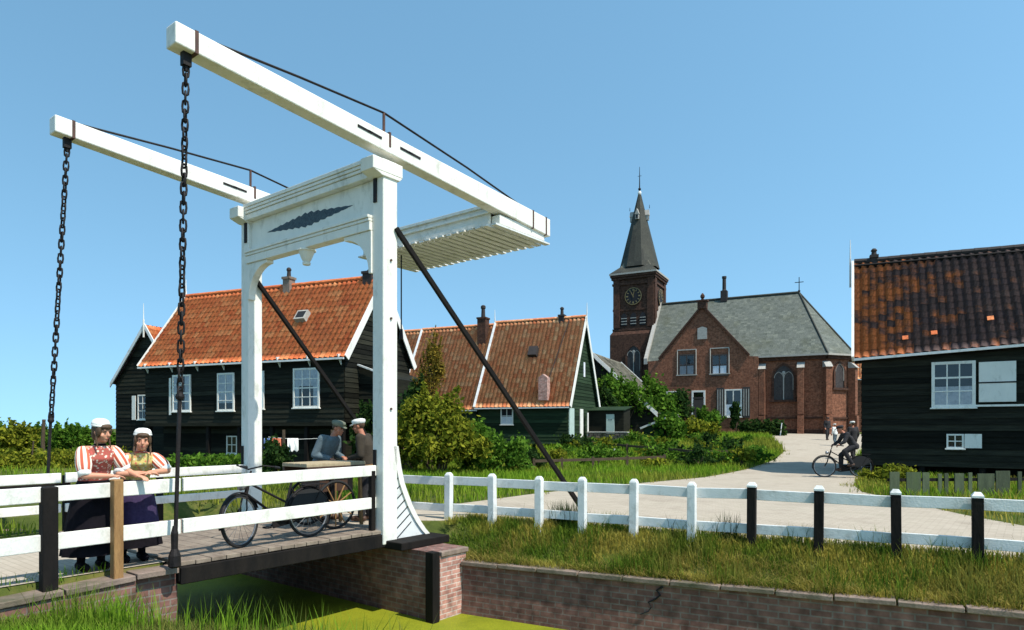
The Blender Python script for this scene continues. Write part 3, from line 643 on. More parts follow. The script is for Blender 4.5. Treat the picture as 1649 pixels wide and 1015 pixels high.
for za, zb in ((.77, .92), (.32, .45)):
    mb = MB(); mb.bar(B(-3.04, 3.7, (za + zb) / 2), B(-.07, 3.7, (za + zb) / 2), .05, zb - za); mb.build('rail', white, far, bevel=.008)
    mb = MB(); mb.bar(B(-9, 3.72, (za + zb) / 2), B(-3.1, 3.7, (za + zb) / 2), .05, zb - za); mb.build('rail', white, far, bevel=.008)
for tt in (-3.0, -1.6, -4.4, -6.4, -8.4):
    mb = MB(); mb.bar(B(tt, 3.78, -.1), B(tt, 3.78, .88), .09, .09, D1); mb.build('dark_post', tarred, far, bevel=.008)
mb = MB(); mb.bar(B(-9, 3.66, .735), B(-3.1, 3.66, .735), .05, .06); mb.build('under_rail', tarred, far)

fence = thing('white_fence', FA, 'white post-and-rail roadside fence on the grass above the quay wall', 'fence')
posts_px = [722, 793, 868, 938, 1020, 1114, 1210, 1318, 1444, 1575]
def f_at(px):
    k = (px - CXP) / FPX; return (k * FA.y - FA.x) / (FD.x - k * FD.y)
tops = []
fts = [f_at(p) for p in posts_px]
fts += [fts[-1] + .9 * k for k in (1, 2, 3, 4)]
for i, a in enumerate(fts):
    mb = MB(); p = FA + FD * a; lean = V(random.uniform(-.012, .012), random.uniform(-.012, .012), 0); zt = .82 + random.uniform(-.012, .012)
    w_ = .058
    b0 = [p - FD * w_ - FN * w_, p + FD * w_ - FN * w_, p + FD * w_ + FN * w_, p - FD * w_ + FN * w_]
    mb.hexa([q + UP * -.35 for q in b0], [q + lean + UP * (zt - .03) for q in b0])
    c_ = p + lean + UP * (zt + .015)
    mb.hexa([q + lean + UP * (zt - .03) for q in b0], [c_ + (q - p) * .55 for q in b0])
    if i < 6: mb.build('post', whitew, fence, bevel=.008)
    else:
        po = mb.build('post', tarred, fence, bevel=.008); tag(po, 'tarred black fence post with white painted top')
        w2 = w_ + .004; mb = MB(); b1 = [p - FD * w2 - FN * w2, p + FD * w2 - FN * w2, p + FD * w2 + FN * w2, p - FD * w2 + FN * w2]
        mb.hexa([q + lean + UP * (zt - .045) for q in b1], [q + lean + UP * (zt - .02) for q in b1])
        mb.hexa([q + lean + UP * (zt - .02) for q in b1], [c_ + UP * .006 + (q - p) * .55 for q in b1]); mb.build('post_top', whitew, po)
ends = [-1.12] + fts
for k, (za, zb) in enumerate(((.60, .745), (.13, .265))):
    for i in range(len(ends) - 1):
        a, b2 = ends[i] + (.0 if i == 0 else .004), ends[i + 1] - .004
        o1 = random.uniform(-.012, .012)
        mb = MB(); mb.bar(FA + FD * a + FN * .085 + UP * ((za + zb) / 2 + o1), FA + FD * b2 + FN * .085 + UP * ((za + zb) / 2 + random.uniform(-.012, .012)), .045, zb - za); mb.build('rail', whitew, fence, bevel=.006)

# ------------------------------------------------------------------ house builders
def tile_roof(name, P00, P10, P01, P11, mat, parent, tw=.24, th=.30, amp=.028, step=.028, sub=6):
    """pantile slope as real relief: P00-P10 eave, P01-P11 ridge; every tile is its own UV cell"""
    P00, P10, P01, P11 = map(np.array, (P00, P10, P01, P11))
    L = (np.linalg.norm(P10 - P00) + np.linalg.norm(P11 - P01)) / 2; S = (np.linalg.norm(P01 - P00) + np.linalg.norm(P11 - P10)) / 2
    nu = max(2, int(round(L / tw))); nv = max(2, int(round(S / th)))
    nrm = np.cross(P10 - P00, P01 - P00); nrm = nrm / np.linalg.norm(nrm); nrm = nrm if nrm[2] > 0 else -nrm
    U = np.linspace(0, 1, nu * sub + 1); prof = amp * np.sin(2 * np.pi * U * nu) + amp * .35 * np.sin(4 * np.pi * U * nu + .6)
    row = []
    jit = RNG.uniform(-.006, .006, (nv, nu * sub + 1))
    for r in range(nv):
        for (vv, up) in ((r / nv, step), ((r + 1) / nv - 1e-4, 0.0)):
            e = P00[None] * ((1 - U) * (1 - vv))[:, None] + P10[None] * (U * (1 - vv))[:, None] + P01[None] * ((1 - U) * vv)[:, None] + P11[None] * (U * vv)[:, None]
            row.append(e + nrm[None] * (prof + up + jit[r])[:, None])
    verts = np.vstack(row); m = nu * sub + 1; quads = []; uvs = []
    ii = np.arange(nu * sub); ut = ii / sub
    for k in range(2 * nv - 1):
        quads.append(np.column_stack([k * m + ii, k * m + ii + 1, (k + 1) * m + ii + 1, (k + 1) * m + ii]))
        v0 = k // 2 + (.05 if k % 2 == 0 else .95); v1 = k // 2 + (.95 if k % 2 == 0 else .97)
        u0 = ut + .001; u1 = ut + 1 / sub - .001
        uvs.append(np.stack([np.stack([u0, np.full_like(u0, v0)], -1), np.stack([u1, np.full_like(u0, v0)], -1), np.stack([u1, np.full_like(u0, v1)], -1), np.stack([u0, np.full_like(u0, v1)], -1)], 1))
    Q = np.vstack(quads); UVv = np.vstack(uvs).reshape(-1, 2)
    if np.dot(np.cross(P10 - P00, P01 - P00), nrm) < 0:
        Q = Q[:, ::-1]; UVv = UVv.reshape(-1, 4, 2)[:, ::-1].reshape(-1, 2)
    return np_obj(name, verts, Q.ravel(), np.arange(len(Q)) * 4, mat, parent, UVv)

def flat_roof_face(name, pts, mat, parent, tw=.3, th=.22, thick=.06):
    """slated slope: a thin slab, UV in slate units with the first edge along the eave"""
    pts = [Vector(p) for p in pts]; n = (pts[1] - pts[0]).cross(pts[2] - pts[0]).normalized(); n = n if n.z > 0 else -n
    u = (pts[1] - pts[0]).normalized(); v = n.cross(u); k = len(pts)
    vs = pts + [p - n * thick for p in pts]; fs = [list(range(k)), list(range(k, 2 * k))[::-1]] + [[i, (i + 1) % k, k + (i + 1) % k, k + i] for i in range(k)]
    o = mesh_obj(name, vs, fs, mat, parent, uv=True)
    me = o.data; ul = me.uv_layers[0]; org = wloc(parent)
    for p in me.polygons:
        for li in p.loop_indices:
            q = me.vertices[me.loops[li].vertex_index].co + org - pts[0]; ul.data[li].uv = (q.dot(u) / tw + (.5 if False else 0), q.dot(v) / th)
    return o

def boards(mb, p, u, n, spans, bh=.19, proud=.028):
    """lapped boards: p origin (z ignored), u along, n outward; spans(z0,z1)->(a,b) or None; list of z rows"""
    for (z0, z1, a0, b0, a1, b1) in spans:
        A0 = V(p.x, p.y, 0) + u * a0 + UP * z0 + n * proud; B0 = V(p.x, p.y, 0) + u * b0 + UP * z0 + n * proud
        A1 = V(p.x, p.y, 0) + u * a1 + UP * z1 + n * .006; B1 = V(p.x, p.y, 0) + u * b1 + UP * z1 + n * .006
        C0 = A0 - n * (proud - .003); D0 = B0 - n * (proud - .003)
        mb.add([A0, B0, B1, A1, C0, D0], [[0, 1, 2, 3], [4, 5, 1, 0]])
def rows(z0, z1, a, b, bh=.19):
    k = max(1, round((z1 - z0) / bh)); h = (z1 - z0) / k
    return [(z0 + i * h + random.uniform(-.004, .004), z0 + (i + 1) * h, a, b, a, b) for i in range(k)]
def tri_rows(z0, z1, a, b, apex, bh=.19):
    k = max(1, round((z1 - z0) / bh)); h = (z1 - z0) / k; o = []
    for i in range(k):
        f0, f1 = i / k, (i + 1) / k
        o.append((z0 + i * h, z0 + (i + 1) * h, a + (apex - a) * f0, b + (apex - b) * f0, a + (apex - a) * f1, b + (apex - b) * f1))
    return o

def window(parent, c, u, n, w, h, cols=2, rws=3, fw=.07, bar=.03, curt='sides', name='window', frame=white, proud=.06, sill=True):
    """framed sash window standing proud of the boards: c = centre of the opening on the wall face"""
    c = Vector(c); mb = MB(); o = n * proud / 2
    mb.boxv(c + u * (-w / 2 + fw / 2) + o, u * fw / 2, n * proud / 2, UP * h / 2); mb.boxv(c + u * (w / 2 - fw / 2) + o, u * fw / 2, n * proud / 2, UP * h / 2)
    mb.boxv(c + UP * (h / 2 - fw / 2) + o, u * (w / 2 - fw - .001), n * (proud / 2 - .002), UP * fw / 2); mb.boxv(c - UP * (h / 2 - fw / 2) + o, u * (w / 2 - fw - .001), n * (proud / 2 - .002), UP * fw / 2)
    if sill: mb.boxv(c - UP * (h / 2 + .02) + n * (proud * .5 + .02), u * (w / 2 + .04), n * (proud * .5 + .02), UP * .022)
    f = mb.build(name, frame, parent, bevel=.004)
    mb = MB(); iw, ih = w - 2 * fw, h - 2 * fw
    for i in range(1, cols): mb.boxv(c + u * (-iw / 2 + iw * i / cols) + n * proud * .72, u * bar / 2, n * .010, UP * ih / 2)
    for j in range(1, rws): mb.boxv(c + UP * (-ih / 2 + ih * j / rws) + n * proud * .74, u * iw / 2, n * .011, UP * (bar / 2 if j != rws // 2 + rws % 2 or rws < 3 else bar * .8))
    mb.build('glazing_bars', frame, f)
    mb = MB(); q = n * (proud * .62); mb.quad(c - u * iw / 2 - UP * ih / 2 + q, c + u * iw / 2 - UP * ih / 2 + q, c + u * iw / 2 + UP * ih / 2 + q, c - u * iw / 2 + UP * ih / 2 + q); mb.build('pane', glass, f)
    mb = MB(); mb.boxv(c + n * .022, u * iw / 2, n * .004, UP * ih / 2); mb.build('room_behind', darkin, f)
    mb = MB(); q = n * .032
    def cloth(a0, a1, z0, z1, fold=.004):
        k = 10
        for i in range(k):
            x0 = a0 + (a1 - a0) * i / k; x1 = a0 + (a1 - a0) * (i + 1) / k
            e0 = n * (fold * math.sin(i * 2.2)); e1 = n * (fold * math.sin((i + 1) * 2.2))
            mb.quad(c + u * x0 + UP * z0 + q + e0, c + u * x1 + UP * z0 + q + e1, c + u * x1 + UP * z1 + q + e1, c + u * x0 + UP * z1 + q + e0)
    if curt == 'sides': cloth(-iw / 2, -iw * .14, -ih / 2, ih / 2); cloth(iw * .20, iw / 2, -ih / 2, ih / 2)
    elif curt == 'half': cloth(-iw / 2, iw / 2, -ih / 2, -ih * .05)
    elif curt == 'top': cloth(-iw / 2, iw / 2, ih * .05, ih / 2); cloth(-iw / 2, -iw * .3, -ih / 2, ih * .05); cloth(iw * .3, iw / 2, -ih / 2, ih * .05)
    elif curt == 'full': cloth(-iw / 2, iw / 2, -ih * .32, ih / 2)
    if mb.v: mb.build('curtain', curtain, f)
    return f

def chimney(parent, base, h, sz, mat, potr=.1, poth=.35):
    mb = MB(); u = V(.92, -.39, 0); v = V(.39, .92, 0)
    mb.boxv(base + UP * (h / 2 - .3), u * sz / 2, v * sz / 2, UP * (h / 2 + .3)); mb.boxv(base + UP * (h - .05), u * (sz / 2 + .04), v * (sz / 2 + .04), UP * .05)
    c = mb.build('chimney', mat, parent)
    mb = MB(); mb.lathe([(potr * 1.1, 0), (potr, .04), (potr * .85, poth * .75), (potr * 1.15, poth * .8), (potr * 1.15, poth), (potr * .6, poth + .06)], base + UP * h, 12); mb.build('chimney_pot', pot, c)
    return c

def gable_house(name, label, A, u, v, L, D, zb, ze, zr, tile, wallm, group=None, left=True, right=True, oh=.18, eave=.32, barge=True, bh=.19, front_z=None, tw=.24, th=.30, wall_from=None, cat='house', under=True):
    """A: front right eave-corner at ground; front runs to -u, depth +v; boarded walls, tiled roof"""
    A = V(A.x, A.y, 0); t = thing(name, A + UP * zb - u * L / 2 + v * D / 2, label, cat, group)
    c = [A - u * L, A, A + v * D, A + v * D - u * L]
    mb = MB(); mb.hexa([p + UP * zb for p in c], [p + UP * ze for p in c])
    mL, mR = A - u * L + v * D / 2 + UP * (zr - .04), A + v * D / 2 + UP * (zr - .04)
    mb.add([c[0] + UP * ze, c[1] + UP * ze, c[2] + UP * ze, c[3] + UP * ze, mL, mR], [[0, 1, 5, 4], [2, 3, 4, 5], [1, 2, 5], [3, 0, 4]])
    boards(mb, A - u * L, u, -v, rows(zb, ze, 0, L, bh))
    if right: boards(mb, A, v, u, rows(zb, ze, 0, D, bh)); boards(mb, A, v, u, tri_rows(ze, zr - .1, 0, D, D / 2, bh))
    if left: boards(mb, A - u * L + v * D, -v, -u, rows(zb, ze, 0, D, bh)); boards(mb, A - u * L + v * D, -v, -u, tri_rows(ze, zr - .1, 0, D, D / 2, bh))
    mb.build('wall', wallm, t, fixn=True)
    sl = (zr - ze) / (D / 2); drop = eave * sl * .55; e = eave * .55
    FLe = A - u * (L + oh) - v * e + UP * (ze - drop + .05); FRe = A + u * oh - v * e + UP * (ze - drop + .05)
    RL = A - u * (L + oh) + v * D / 2 + UP * (zr + .05); RR = A + u * oh + v * D / 2 + UP * (zr + .05)
    BLe = A - u * (L + oh) + v * (D + e) + UP * (ze - drop + .05); BRe = A + u * oh + v * (D + e) + UP * (ze - drop + .05)
    mb = MB()
    for (e0, e1, r0, r1) in ((FLe, FRe, RL, RR), (BRe, BLe, RR, RL)):
        nn = (e1 - e0).cross(r0 - e0).normalized(); mb.hexa([e0 - nn * .09, e1 - nn * .09, r1 - nn * .09, r0 - nn * .09], [e0 - nn * .03, e1 - nn * .03, r1 - nn * .03, r0 - nn * .03])
    rf = mb.build('roof', wallm, t)
    tile_roof('front_tiles', FLe, FRe, RL, RR, tile, rf, tw, th)
    tile_roof('back_tiles', BRe, BLe, RR, RL, tile, rf, tw * 2, th * 2, sub=4)
    mb = MB(); n = int((RR - RL).length / .36); dd = (RR - RL) / n
    for i in range(n):
        mb.cyl(RL + dd * (i + .02) + UP * (.01 + random.uniform(-.008, .008)), RL + dd * (i + 1.03) + UP * .02, .105, .095, 8)
    mb.build('ridge_tiles', tile, rf)
    if barge:
        for (a, r, b2, sg) in ((FRe, RR, BRe, 1), (FLe, RL, BLe, -1)):
            mb = MB(); off = u * sg * .03
            for p, q in ((a, r), (b2, r)):
                d = (q - p).normalized(); nn = d.cross(u * sg); nn = nn if nn.z > 0 else -nn
                mb.hexa([p - nn * .19 + off - u * .02, p - nn * .19 + off + u * .02, q - nn * .19 + off + u * .02, q - nn * .19 + off - u * .02],
                        [p + nn * .075 + off - u * .02, p + nn * .075 + off + u * .02, q + nn * .075 + off + u * .02, q + nn * .075 + off - u * .02])
            mb.pieces('barge_board', white, t)
            mb = MB(); tip = r + off + u * sg * .035; mb.bar(tip - UP * .65, tip + UP * .25, .06, .05, u); mb.cyl(tip + UP * .24, tip + UP * .8, .028, .012, 8); mb.build('finial', white, t)
    mb = MB(); mb.bar(FLe - UP * .06 - v * .04 + u * .03, FRe - UP * .06 - v * .04 - u * .03, .08, .07); mb.build('gutter', whitew, t)
    return t, dict(A=A, FLe=FLe, FRe=FRe, RL=RL, RR=RR, c=c, u=u, v=v)

# ------------------------------------------------------------------ big black house on the left
u1 = V(.925, -.380, 0).normalized(); v1 = V(-u1.y, u1.x, 0); A1 = V(-6.27, 25.0, 0)
hs, g1_ = gable_house('wooden_house', 'large black boarded house with steep red tiled roof behind the bridge post', A1, u1, v1, 10.4, 4.64, 1.80, 4.50, 7.70, tiler, blackboard, eave=.38)
mb = MB(); ci = [A1 - u1 * 9.9 + v1 * .5, A1 - u1 * .4 + v1 * .5, A1 - u1 * .4 + v1 * 4.2, A1 - u1 * 9.9 + v1 * 4.2]
mb.hexa([p + UP * -.1 for p in ci], [p + UP * 1.8 for p in ci]); boards(mb, A1 - u1 * 9.9 + v1 * .5, u1, -v1, rows(0, 1.78, 0, 9.5, .2)); mb.build('understorey_wall', blackboard, hs)
mb = MB(); mb.bar(A1 - u1 * 10.4 - v1 * .03 + UP * 1.76, A1 + u1 * .02 - v1 * .03 + UP * 1.76, .16, .14); mb.build('floor_beam', blackboard, hs)
for k in range(7):
    mb = MB(); p = A1 - u1 * (.12 + k * 1.68) + v1 * .06; mb.bar(p + UP * -.1, p + UP * 1.70, .14, .14, u1); mb.build('stilt', tarred, hs)
def w_at(px, A, u, off=0):                       # distance along -u where the wall line crosses photo column px
    k = (px - CXP) / FPX; return (A.x - k * A.y) / (u.x - k * u.y)
def wallwin(par, A, u, v, x0, x1, y0, y1, off=.03, **kw):
    a0, a1 = w_at(x0, A, u), w_at(x1, A, u); am = (a0 + a1) / 2; p = V(A.x, A.y, 0) - u * am
    zt = EYE - (y0 - HZY) * p.y / FPX; zb_ = EYE - (y1 - HZY) * p.y / FPX
    return window(par, p + UP * (zt + zb_) / 2 - v * off, u, -v, abs(a0 - a1), zt - zb_, **kw)
wallwin(hs, A1, u1, v1, 280, 309, 604, 663, cols=2, rws=4, curt='sides')
wallwin(hs, A1, u1, v1, 352, 379, 601, 662, cols=2, rws=4, curt='full')
wallwin(hs, A1, u1, v1, 398, 427, 598, 659, cols=2, rws=4, curt='sides')
wallwin(hs, A1, u1, v1, 474, 516, 593, 657, cols=3, rws=4, curt='top')
wallwin(hs, A1 + v1 * .5 - u1 * .4, u1, v1, 367, 384, 702, 731, cols=2, rws=2, curt='none', fw=.05)
a = w_at(276, A1, u1); p = A1 - u1 * a
mb = MB(); mb.boxv(p + UP * 2.95 - v1 * .06, u1 * .06, v1 * .012, UP * .78); mb.build('shutter', white, hs)
for k in range(8):                                # small white eave brackets
    p = A1 - u1 * (.15 + k * 1.44) - v1 * .04; mb = MB(); mb.prism([p + UP * 4.40, p - v1 * .24 + UP * 4.36, p - v1 * .20 + UP * 4.30, p + UP * 3.98], u1 * .05); mb.build('eave_bracket', whitew, hs)
e = g1_
def roof_pt(g, a, f, lift=0.0): return (g['FRe'].lerp(g['RR'], f)) - g['u'] * a + (-g['v'] * .8 + UP * .6) * lift
chimney(hs, roof_pt(e, 4.75, 1.0) + UP * -.05 - v1 * .05, .42, .36, coping, .09, .36); chimney(hs, roof_pt(e, .65, 1.0) + UP * -.1, .35, .42, pot, .10, .05)
p = roof_pt(e, 3.0, .52); nn = (-v1 * .81 + UP * .59).normalized(); sd = (v1 * .59 + UP * .81).normalized()
mb = MB(); mb.boxv(p + nn * .10, u1 * .26, sd * .24, nn * .12); rl = mb.build('roof_light', stone, hs)
mb = MB(); mb.boxv(p + nn * .222, u1 * .20, sd * .17, nn * .006); mb.build('pane', darkin, rl)
# lean-to at its right gable
ax = A1 + v1 * .9 + u1 * .03
mb = MB(); q = [ax, ax + u1 * 1.4, ax + u1 * 1.4 + v1 * 3.2, ax + v1 * 3.2]; mb.hexa([p + UP * 0 for p in q], [q[0] + UP * 4.0, q[1] + UP * 3.5, q[2] + UP * 3.5, q[3] + UP * 4.0]); boards(mb, ax, u1, -v1, rows(.2, 3.5, 0, 1.4)); mb.build('side_annex', blackboard, hs)
mb = MB(); mb.bar(ax + UP * 4.05 - v1 * .1, ax + u1 * 1.5 + UP * 3.53 - v1 * .1, .10, .06); mb.build('annex_fascia', whitew, hs)
# narrow gabled neighbour at far left
A0 = P(262, 700, 31.5); ux = u1; vx = v1
k = (187 - CXP) / FPX
a0 = w_at(187, A0, u1); W0 = abs(a0)
t = thing('wooden_house', V(A0.x, A0.y, 0), 'narrow black gabled house with white barge boards at far left behind the red-roofed house', 'house')
c0_, c1_ = A0 - u1 * a0, V(A0.x, A0.y, 0) + u1 * 1.0; c0_ = V(c0_.x, c0_.y, 0); W = (c1_ - c0_).length
ap = w_at(239, A0, u1); apx = (V(A0.x, A0.y, 0) - u1 * ap - c0_).dot(u1)
ze, zr = 3.85, EYE + 166 * 31.5 / FPX
mb = MB(); pts = [c0_ + UP * .2, c1_ + UP * .2, c1_ + UP * ze, c0_ + u1 * apx + UP * zr, c0_ + UP * ze]; mb.prism([p + v1 * .02 for p in pts], v1 * 6)
boards(mb, c0_, u1, -v1, rows(.2, ze, 0, W)); boards(mb, c0_, u1, -v1, tri_rows(ze, zr - .05, 0, W, apx)); mb.build('wall', blackboard, t)
rl_, rr_ = c0_ + u1 * apx + UP * (zr + .05) - v1 * .2, None
eL = c0_ - u1 * .12 + UP * (ze - .12) - v1 * .2; eR = c1_ + u1 * .12 + UP * (ze - .12) - v1 * .2
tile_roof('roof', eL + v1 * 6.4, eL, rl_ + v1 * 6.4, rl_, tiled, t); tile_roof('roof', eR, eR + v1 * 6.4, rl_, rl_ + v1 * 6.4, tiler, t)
mb = MB()
for p, q in ((eL, rl_), (eR, rl_)):
    mb.hexa([p - UP * .14 - v1 * .05, p - UP * .14, q - UP * .16, q - UP * .16 - v1 * .05], [p + UP * .08 - v1 * .05, p + UP * .08, q + UP * .08, q + UP * .08 - v1 * .05])
mb.build('barge_board', whitew, t)
mb = MB(); mb.bar(rl_ - v1 * .06 - UP * .6, rl_ - v1 * .06 + UP * .25, .06, .05, u1); mb.cyl(rl_ - v1 * .06 + UP * .2, rl_ - v1 * .06 + UP * 1.0, .025, .01, 8); mb.build('finial', white, t)
def on0(x, y): a = w_at(x, A0, u1); p = V(A0.x, A0.y, 0) - u1 * a; return p + UP * (EYE - (y - HZY) * p.y / FPX)
wallwin(t, V(A0.x, A0.y, 0), u1, v1, 224, 240, 636, 676, cols=2, rws=3, curt='none', fw=.06)
mb = MB(); p = on0(217, 657); mb.boxv(p - v1 * .05, u1 * .12, v1 * .015, UP * .58); mb.build('shutter', white, t)
chimney(t, rl_ + v1 * 3.0 + u1 * .3 - UP * .3, .55, .55, pot, .09, .3)

# ------------------------------------------------------------------ row of houses in the middle
u2 = V(.918, -.397, 0).normalized(); v2 = V(-u2.y, u2.x, 0); A2 = V(3.0, 36.0, 0)
hm, e2 = gable_house('wooden_house', 'dark green boarded house with orange tiled roof and white gable edges, right of the bushes', A2, u2, v2, 5.35, 5.5, .75, 3.05, 7.98, tileo, greenboard, left=False, tw=.25, th=.31)
wallwin(hm, A2, u2, v2, 807, 827, 656, 684, cols=2, rws=2, curt='half', fw=.06)
chimney(hm, roof_pt(e2, .55 + .9, 1.0) - UP * .05, .25, .32, pot, .10, .4)
p = roof_pt(e2, 1.55, .08); mb = MB(); mb.boxv(p + UP * .55 - v2 * .02, u2 * .26, v2 * .22, UP * .62); mb.prism([p + UP * 1.17 - u2 * .26 - v2 * .24, p + UP * 1.17 + u2 * .26 - v2 * .24, p + UP * 1.36 - v2 * .24], v2 * .44); mb.build('small_brick_chimney', brickl, hm)
nn2 = (-v2 * .87 + UP * .49).normalized(); sd2 = (v2 * .49 + UP * .87).normalized()
p = roof_pt(e2, 2.75, .60); mb = MB(); mb.boxv(p + nn2 * .13, u2 * .26, sd2 * .30, nn2 * .16); mb.build('roof_hatch', pot, hm)
mb = MB(); p = A2 - u2 * 5.45; 
r0_, r1_ = e2['FLe'], e2['RL']; d = (r1_ - r0_).normalized(); mb.bar(r0_ + nn2 * .04, r1_ + nn2 * .04, .13, .10, nn2); mb.build('roof_verge', whitew, hm)
mb = MB(); mb.bar(roof_pt(e2, 1.5, .28) + nn2 * .05, roof_pt(e2, .95, .97) + nn2 * .05, .035, .03, nn2); mb.build('roof_cable', pot, hm)
# right gable: slit window, doors
gp = lambda a, z: A2 + v2 * a + u2 * .035 + UP * z
mb = MB(); mb.boxv(gp(2.9, 5.0), v2 * .13, u2 * .02, UP * .42); mb.boxv(gp(2.55, 6.95), v2 * .05, u2 * .02, UP * .55); mb.pieces('slit_window', curtain, hm)
mb = MB(); mb.boxv(gp(.55, 1.75), v2 * .42, u2 * .03, UP * .95); mb.build('door', palegreen, hm)
mb = MB(); mb.boxv(gp(2.3, 1.9) + u2 * .02, v2 * .28, u2 * .02, UP * .8); mb.boxv(gp(2.95, 1.75) + u2 * .2, v2 * .1, u2 * .02, UP * .75); mb.build('shutter', white, hm)
A2b = A2 - u2 * 5.52
hm2, e3 = gable_house('wooden_house', 'orange-roofed house with tall brick chimney and skylight, behind the big bush', A2b + v2 * .05, u2, v2, 5.0, 5.4, .6, 2.95, 7.86, tileo, greenboard, left=False, right=False, barge=False, tw=.25, th=.31)
chimney(hm2, roof_pt(e3, .85, .86) - UP * .2, 1.35, .55, brickt, .13, .7)
p = roof_pt(e3, 3.55, .42); mb = MB(); mb.boxv(p + nn2 * .10, u2 * .32, sd2 * .34, nn2 * .12); rl = mb.build('roof_light', stone, hm2); mb = MB(); mb.boxv(p + nn2 * .222, u2 * .25, sd2 * .26, nn2 * .006); mb.build('pane', darkin, rl)
mb = MB(); r0_, r1_ = e3['FLe'], e3['RL']; mb.bar(r0_ + nn2 * .04, r1_ + nn2 * .04, .13, .10, nn2); mb.build('roof_verge', whitew, hm2)
hm3, e4 = gable_house('wooden_house', 'orange-roofed house mostly hidden behind the front bridge post', A2 - u2 * 10.75 + v2 * .1, u2, v2, 4.0, 5.3, .5, 2.95, 7.82, tileo, blackboard, left=True, right=False, barge=False, tw=.25, th=.31)
# low shed with pale door at the end of the row
sa = P(948, 690, 39.5); sa = V(sa.x, sa.y, .9)
t = thing('shed', sa, 'low dark open shed with pale blue-green door beside the green gable', 'shed')
mb = MB(); q = [sa, sa + u2 * 2.1, sa + u2 * 2.1 + v2 * 1.6, sa + v2 * 1.6]
mb.hexa([p for p in q], [q[0] + UP * 1.7, q[1] + UP * 1.7, q[2] + UP * 1.95, q[3] + UP * 1.95]); mb.build('wall', blackboard, t)
mb = MB(); mb.hexa([sa - u2 * .1 - v2 * .15 + UP * 1.72, sa + u2 * 2.2 - v2 * .15 + UP * 1.72, sa + u2 * 2.2 + v2 * 1.7 + UP * 1.97, sa - u2 * .1 + v2 * 1.7 + UP * 1.97], [sa - u2 * .1 - v2 * .15 + UP * 1.77, sa + u2 * 2.2 - v2 * .15 + UP * 1.77, sa + u2 * 2.2 + v2 * 1.7 + UP * 2.02, sa - u2 * .1 + v2 * 1.7 + UP * 2.02]); mb.build('roof', greenboard, t)
mb = MB(); mb.boxv(sa + u2 * 1.32 - v2 * .04 + UP * .78, u2 * .24, v2 * .03, UP * .74); dr = mb.build('door', palegreen, t)
mb = MB()
for i in range(3): mb.boxv(sa + u2 * (1.24 + .08 * i) - v2 * .075 + UP * 1.2, u2 * .018, v2 * .006, UP * .03)
mb.build('door_holes', darkin, dr)
# house behind with white barge boards and mossy roof
t = thing('wooden_house', P(955, 690, 46.5), 'dark house with long white barge board and mossy grey roof, below the church tower', 'house')
ap = P(954, 568, 45.5); rt = P(1012, 622, 44.7); rt = rt + (rt - ap) * .8; lt = ap + V(-(rt.x - ap.x) * .8, .6, (rt.z - ap.z) * .8)
dv = v2 * 8
mb = MB(); mb.prism([ap - UP * .1, rt - UP * .1, V(rt.x, rt.y, .5), V(lt.x, lt.y, .5), lt - UP * .1], dv); mb.build('wall', blackboard, t)
ov = -v2 * .25
tile_roof('roof', rt + ov, rt + dv, ap + ov, ap + dv, tileg, t, .3, .34); tile_roof('roof', lt + dv, lt + ov, ap + dv, ap + ov, tileg, t, .3, .34)
mb = MB()
for off in (ov, dv):
    for q in (rt, lt):
        mb.hexa([q + off - UP * .22, q + off - UP * .22 - v2 * .06, ap + off - UP * .22 - v2 * .06, ap + off - UP * .22], [q + off + UP * .10, q + off + UP * .10 - v2 * .06, ap + off + UP * .10 - v2 * .06, ap + off + UP * .10])
mb.pieces('barge_board', white, t)

# ------------------------------------------------------------------ black house on the right
E0 = V(11.69, 22.3, 0); u4 = V(.8486, -.529, 0).normalized(); v4 = V(-u4.y, u4.x, 0); LH = 8.2; DH = 5.2
t = thing('wooden_house', E0, 'black boarded house with dark patched pantile roof at right edge beside the road', 'house')
def ez(a): return 4.03 + .044 * a
ridge0 = V(12.6, 24.6, 7.71) - V(0, 0, 0); ridge1 = V(17.05, 22.28, 7.64); rdir = (ridge1 - ridge0) / (ridge1 - ridge0).length
ridge1 = ridge0 + rdir * (LH + .4); base = .38
mb = MB(); c = [E0, E0 + u4 * LH, E0 + u4 * LH + v4 * DH, E0 + v4 * DH]
mb.hexa([p + UP * base for p in c], [c[0] + UP * ez(0), c[1] + UP * ez(LH), c[2] + UP * ez(LH), c[3] + UP * ez(0)])
ra, rb = ridge0 + rdir * .35 - UP * .08, ridge1 - UP * .08
mb.add([c[0] + UP * ez(0), c[1] + UP * ez(LH), c[2] + UP * ez(LH), c[3] + UP * ez(0), ra, rb], [[0, 1, 5, 4], [2, 3, 4, 5], [1, 2, 5], [3, 0, 4]])
k = 19; bw = (4.0 - base) / k
boards(mb, E0, u4, -v4, [(base + i * bw + random.uniform(-.005, .005), base + (i + 1) * bw, 0, LH, 0, LH) for i in range(k)]); boards(mb, E0 + v4 * DH, -v4, -u4, rows(base, 4.0, 0, DH))
mb.build('wall', blackboard, t)
fl, fr = E0 - u4 * .22 - v4 * .22 + UP * (ez(0) - .10), E0 + u4 * (LH + .2) - v4 * .22 + UP * (ez(LH) - .10)
bl, br2 = E0 + v4 * (DH + .2) - u4 * .22 + UP * (ez(0) - .1), E0 + u4 * (LH + .2) + v4 * (DH + .2) + UP * (ez(LH) - .1)
mb = MB(); rr = ridge1 + rdir * .2
for e0, e1, r0, r1 in ((fl, fr, ridge0, rr), (br2, bl, rr, ridge0)):
    nn = (e1 - e0).cross(r0 - e0).normalized(); mb.hexa([e0 - nn * .30, e1 - nn * .30, r1 - nn * .30, r0 - nn * .30], [e0 - nn * .2, e1 - nn * .2, r1 - nn * .2, r0 - nn * .2])
rf = mb.build('roof', tarred, t)
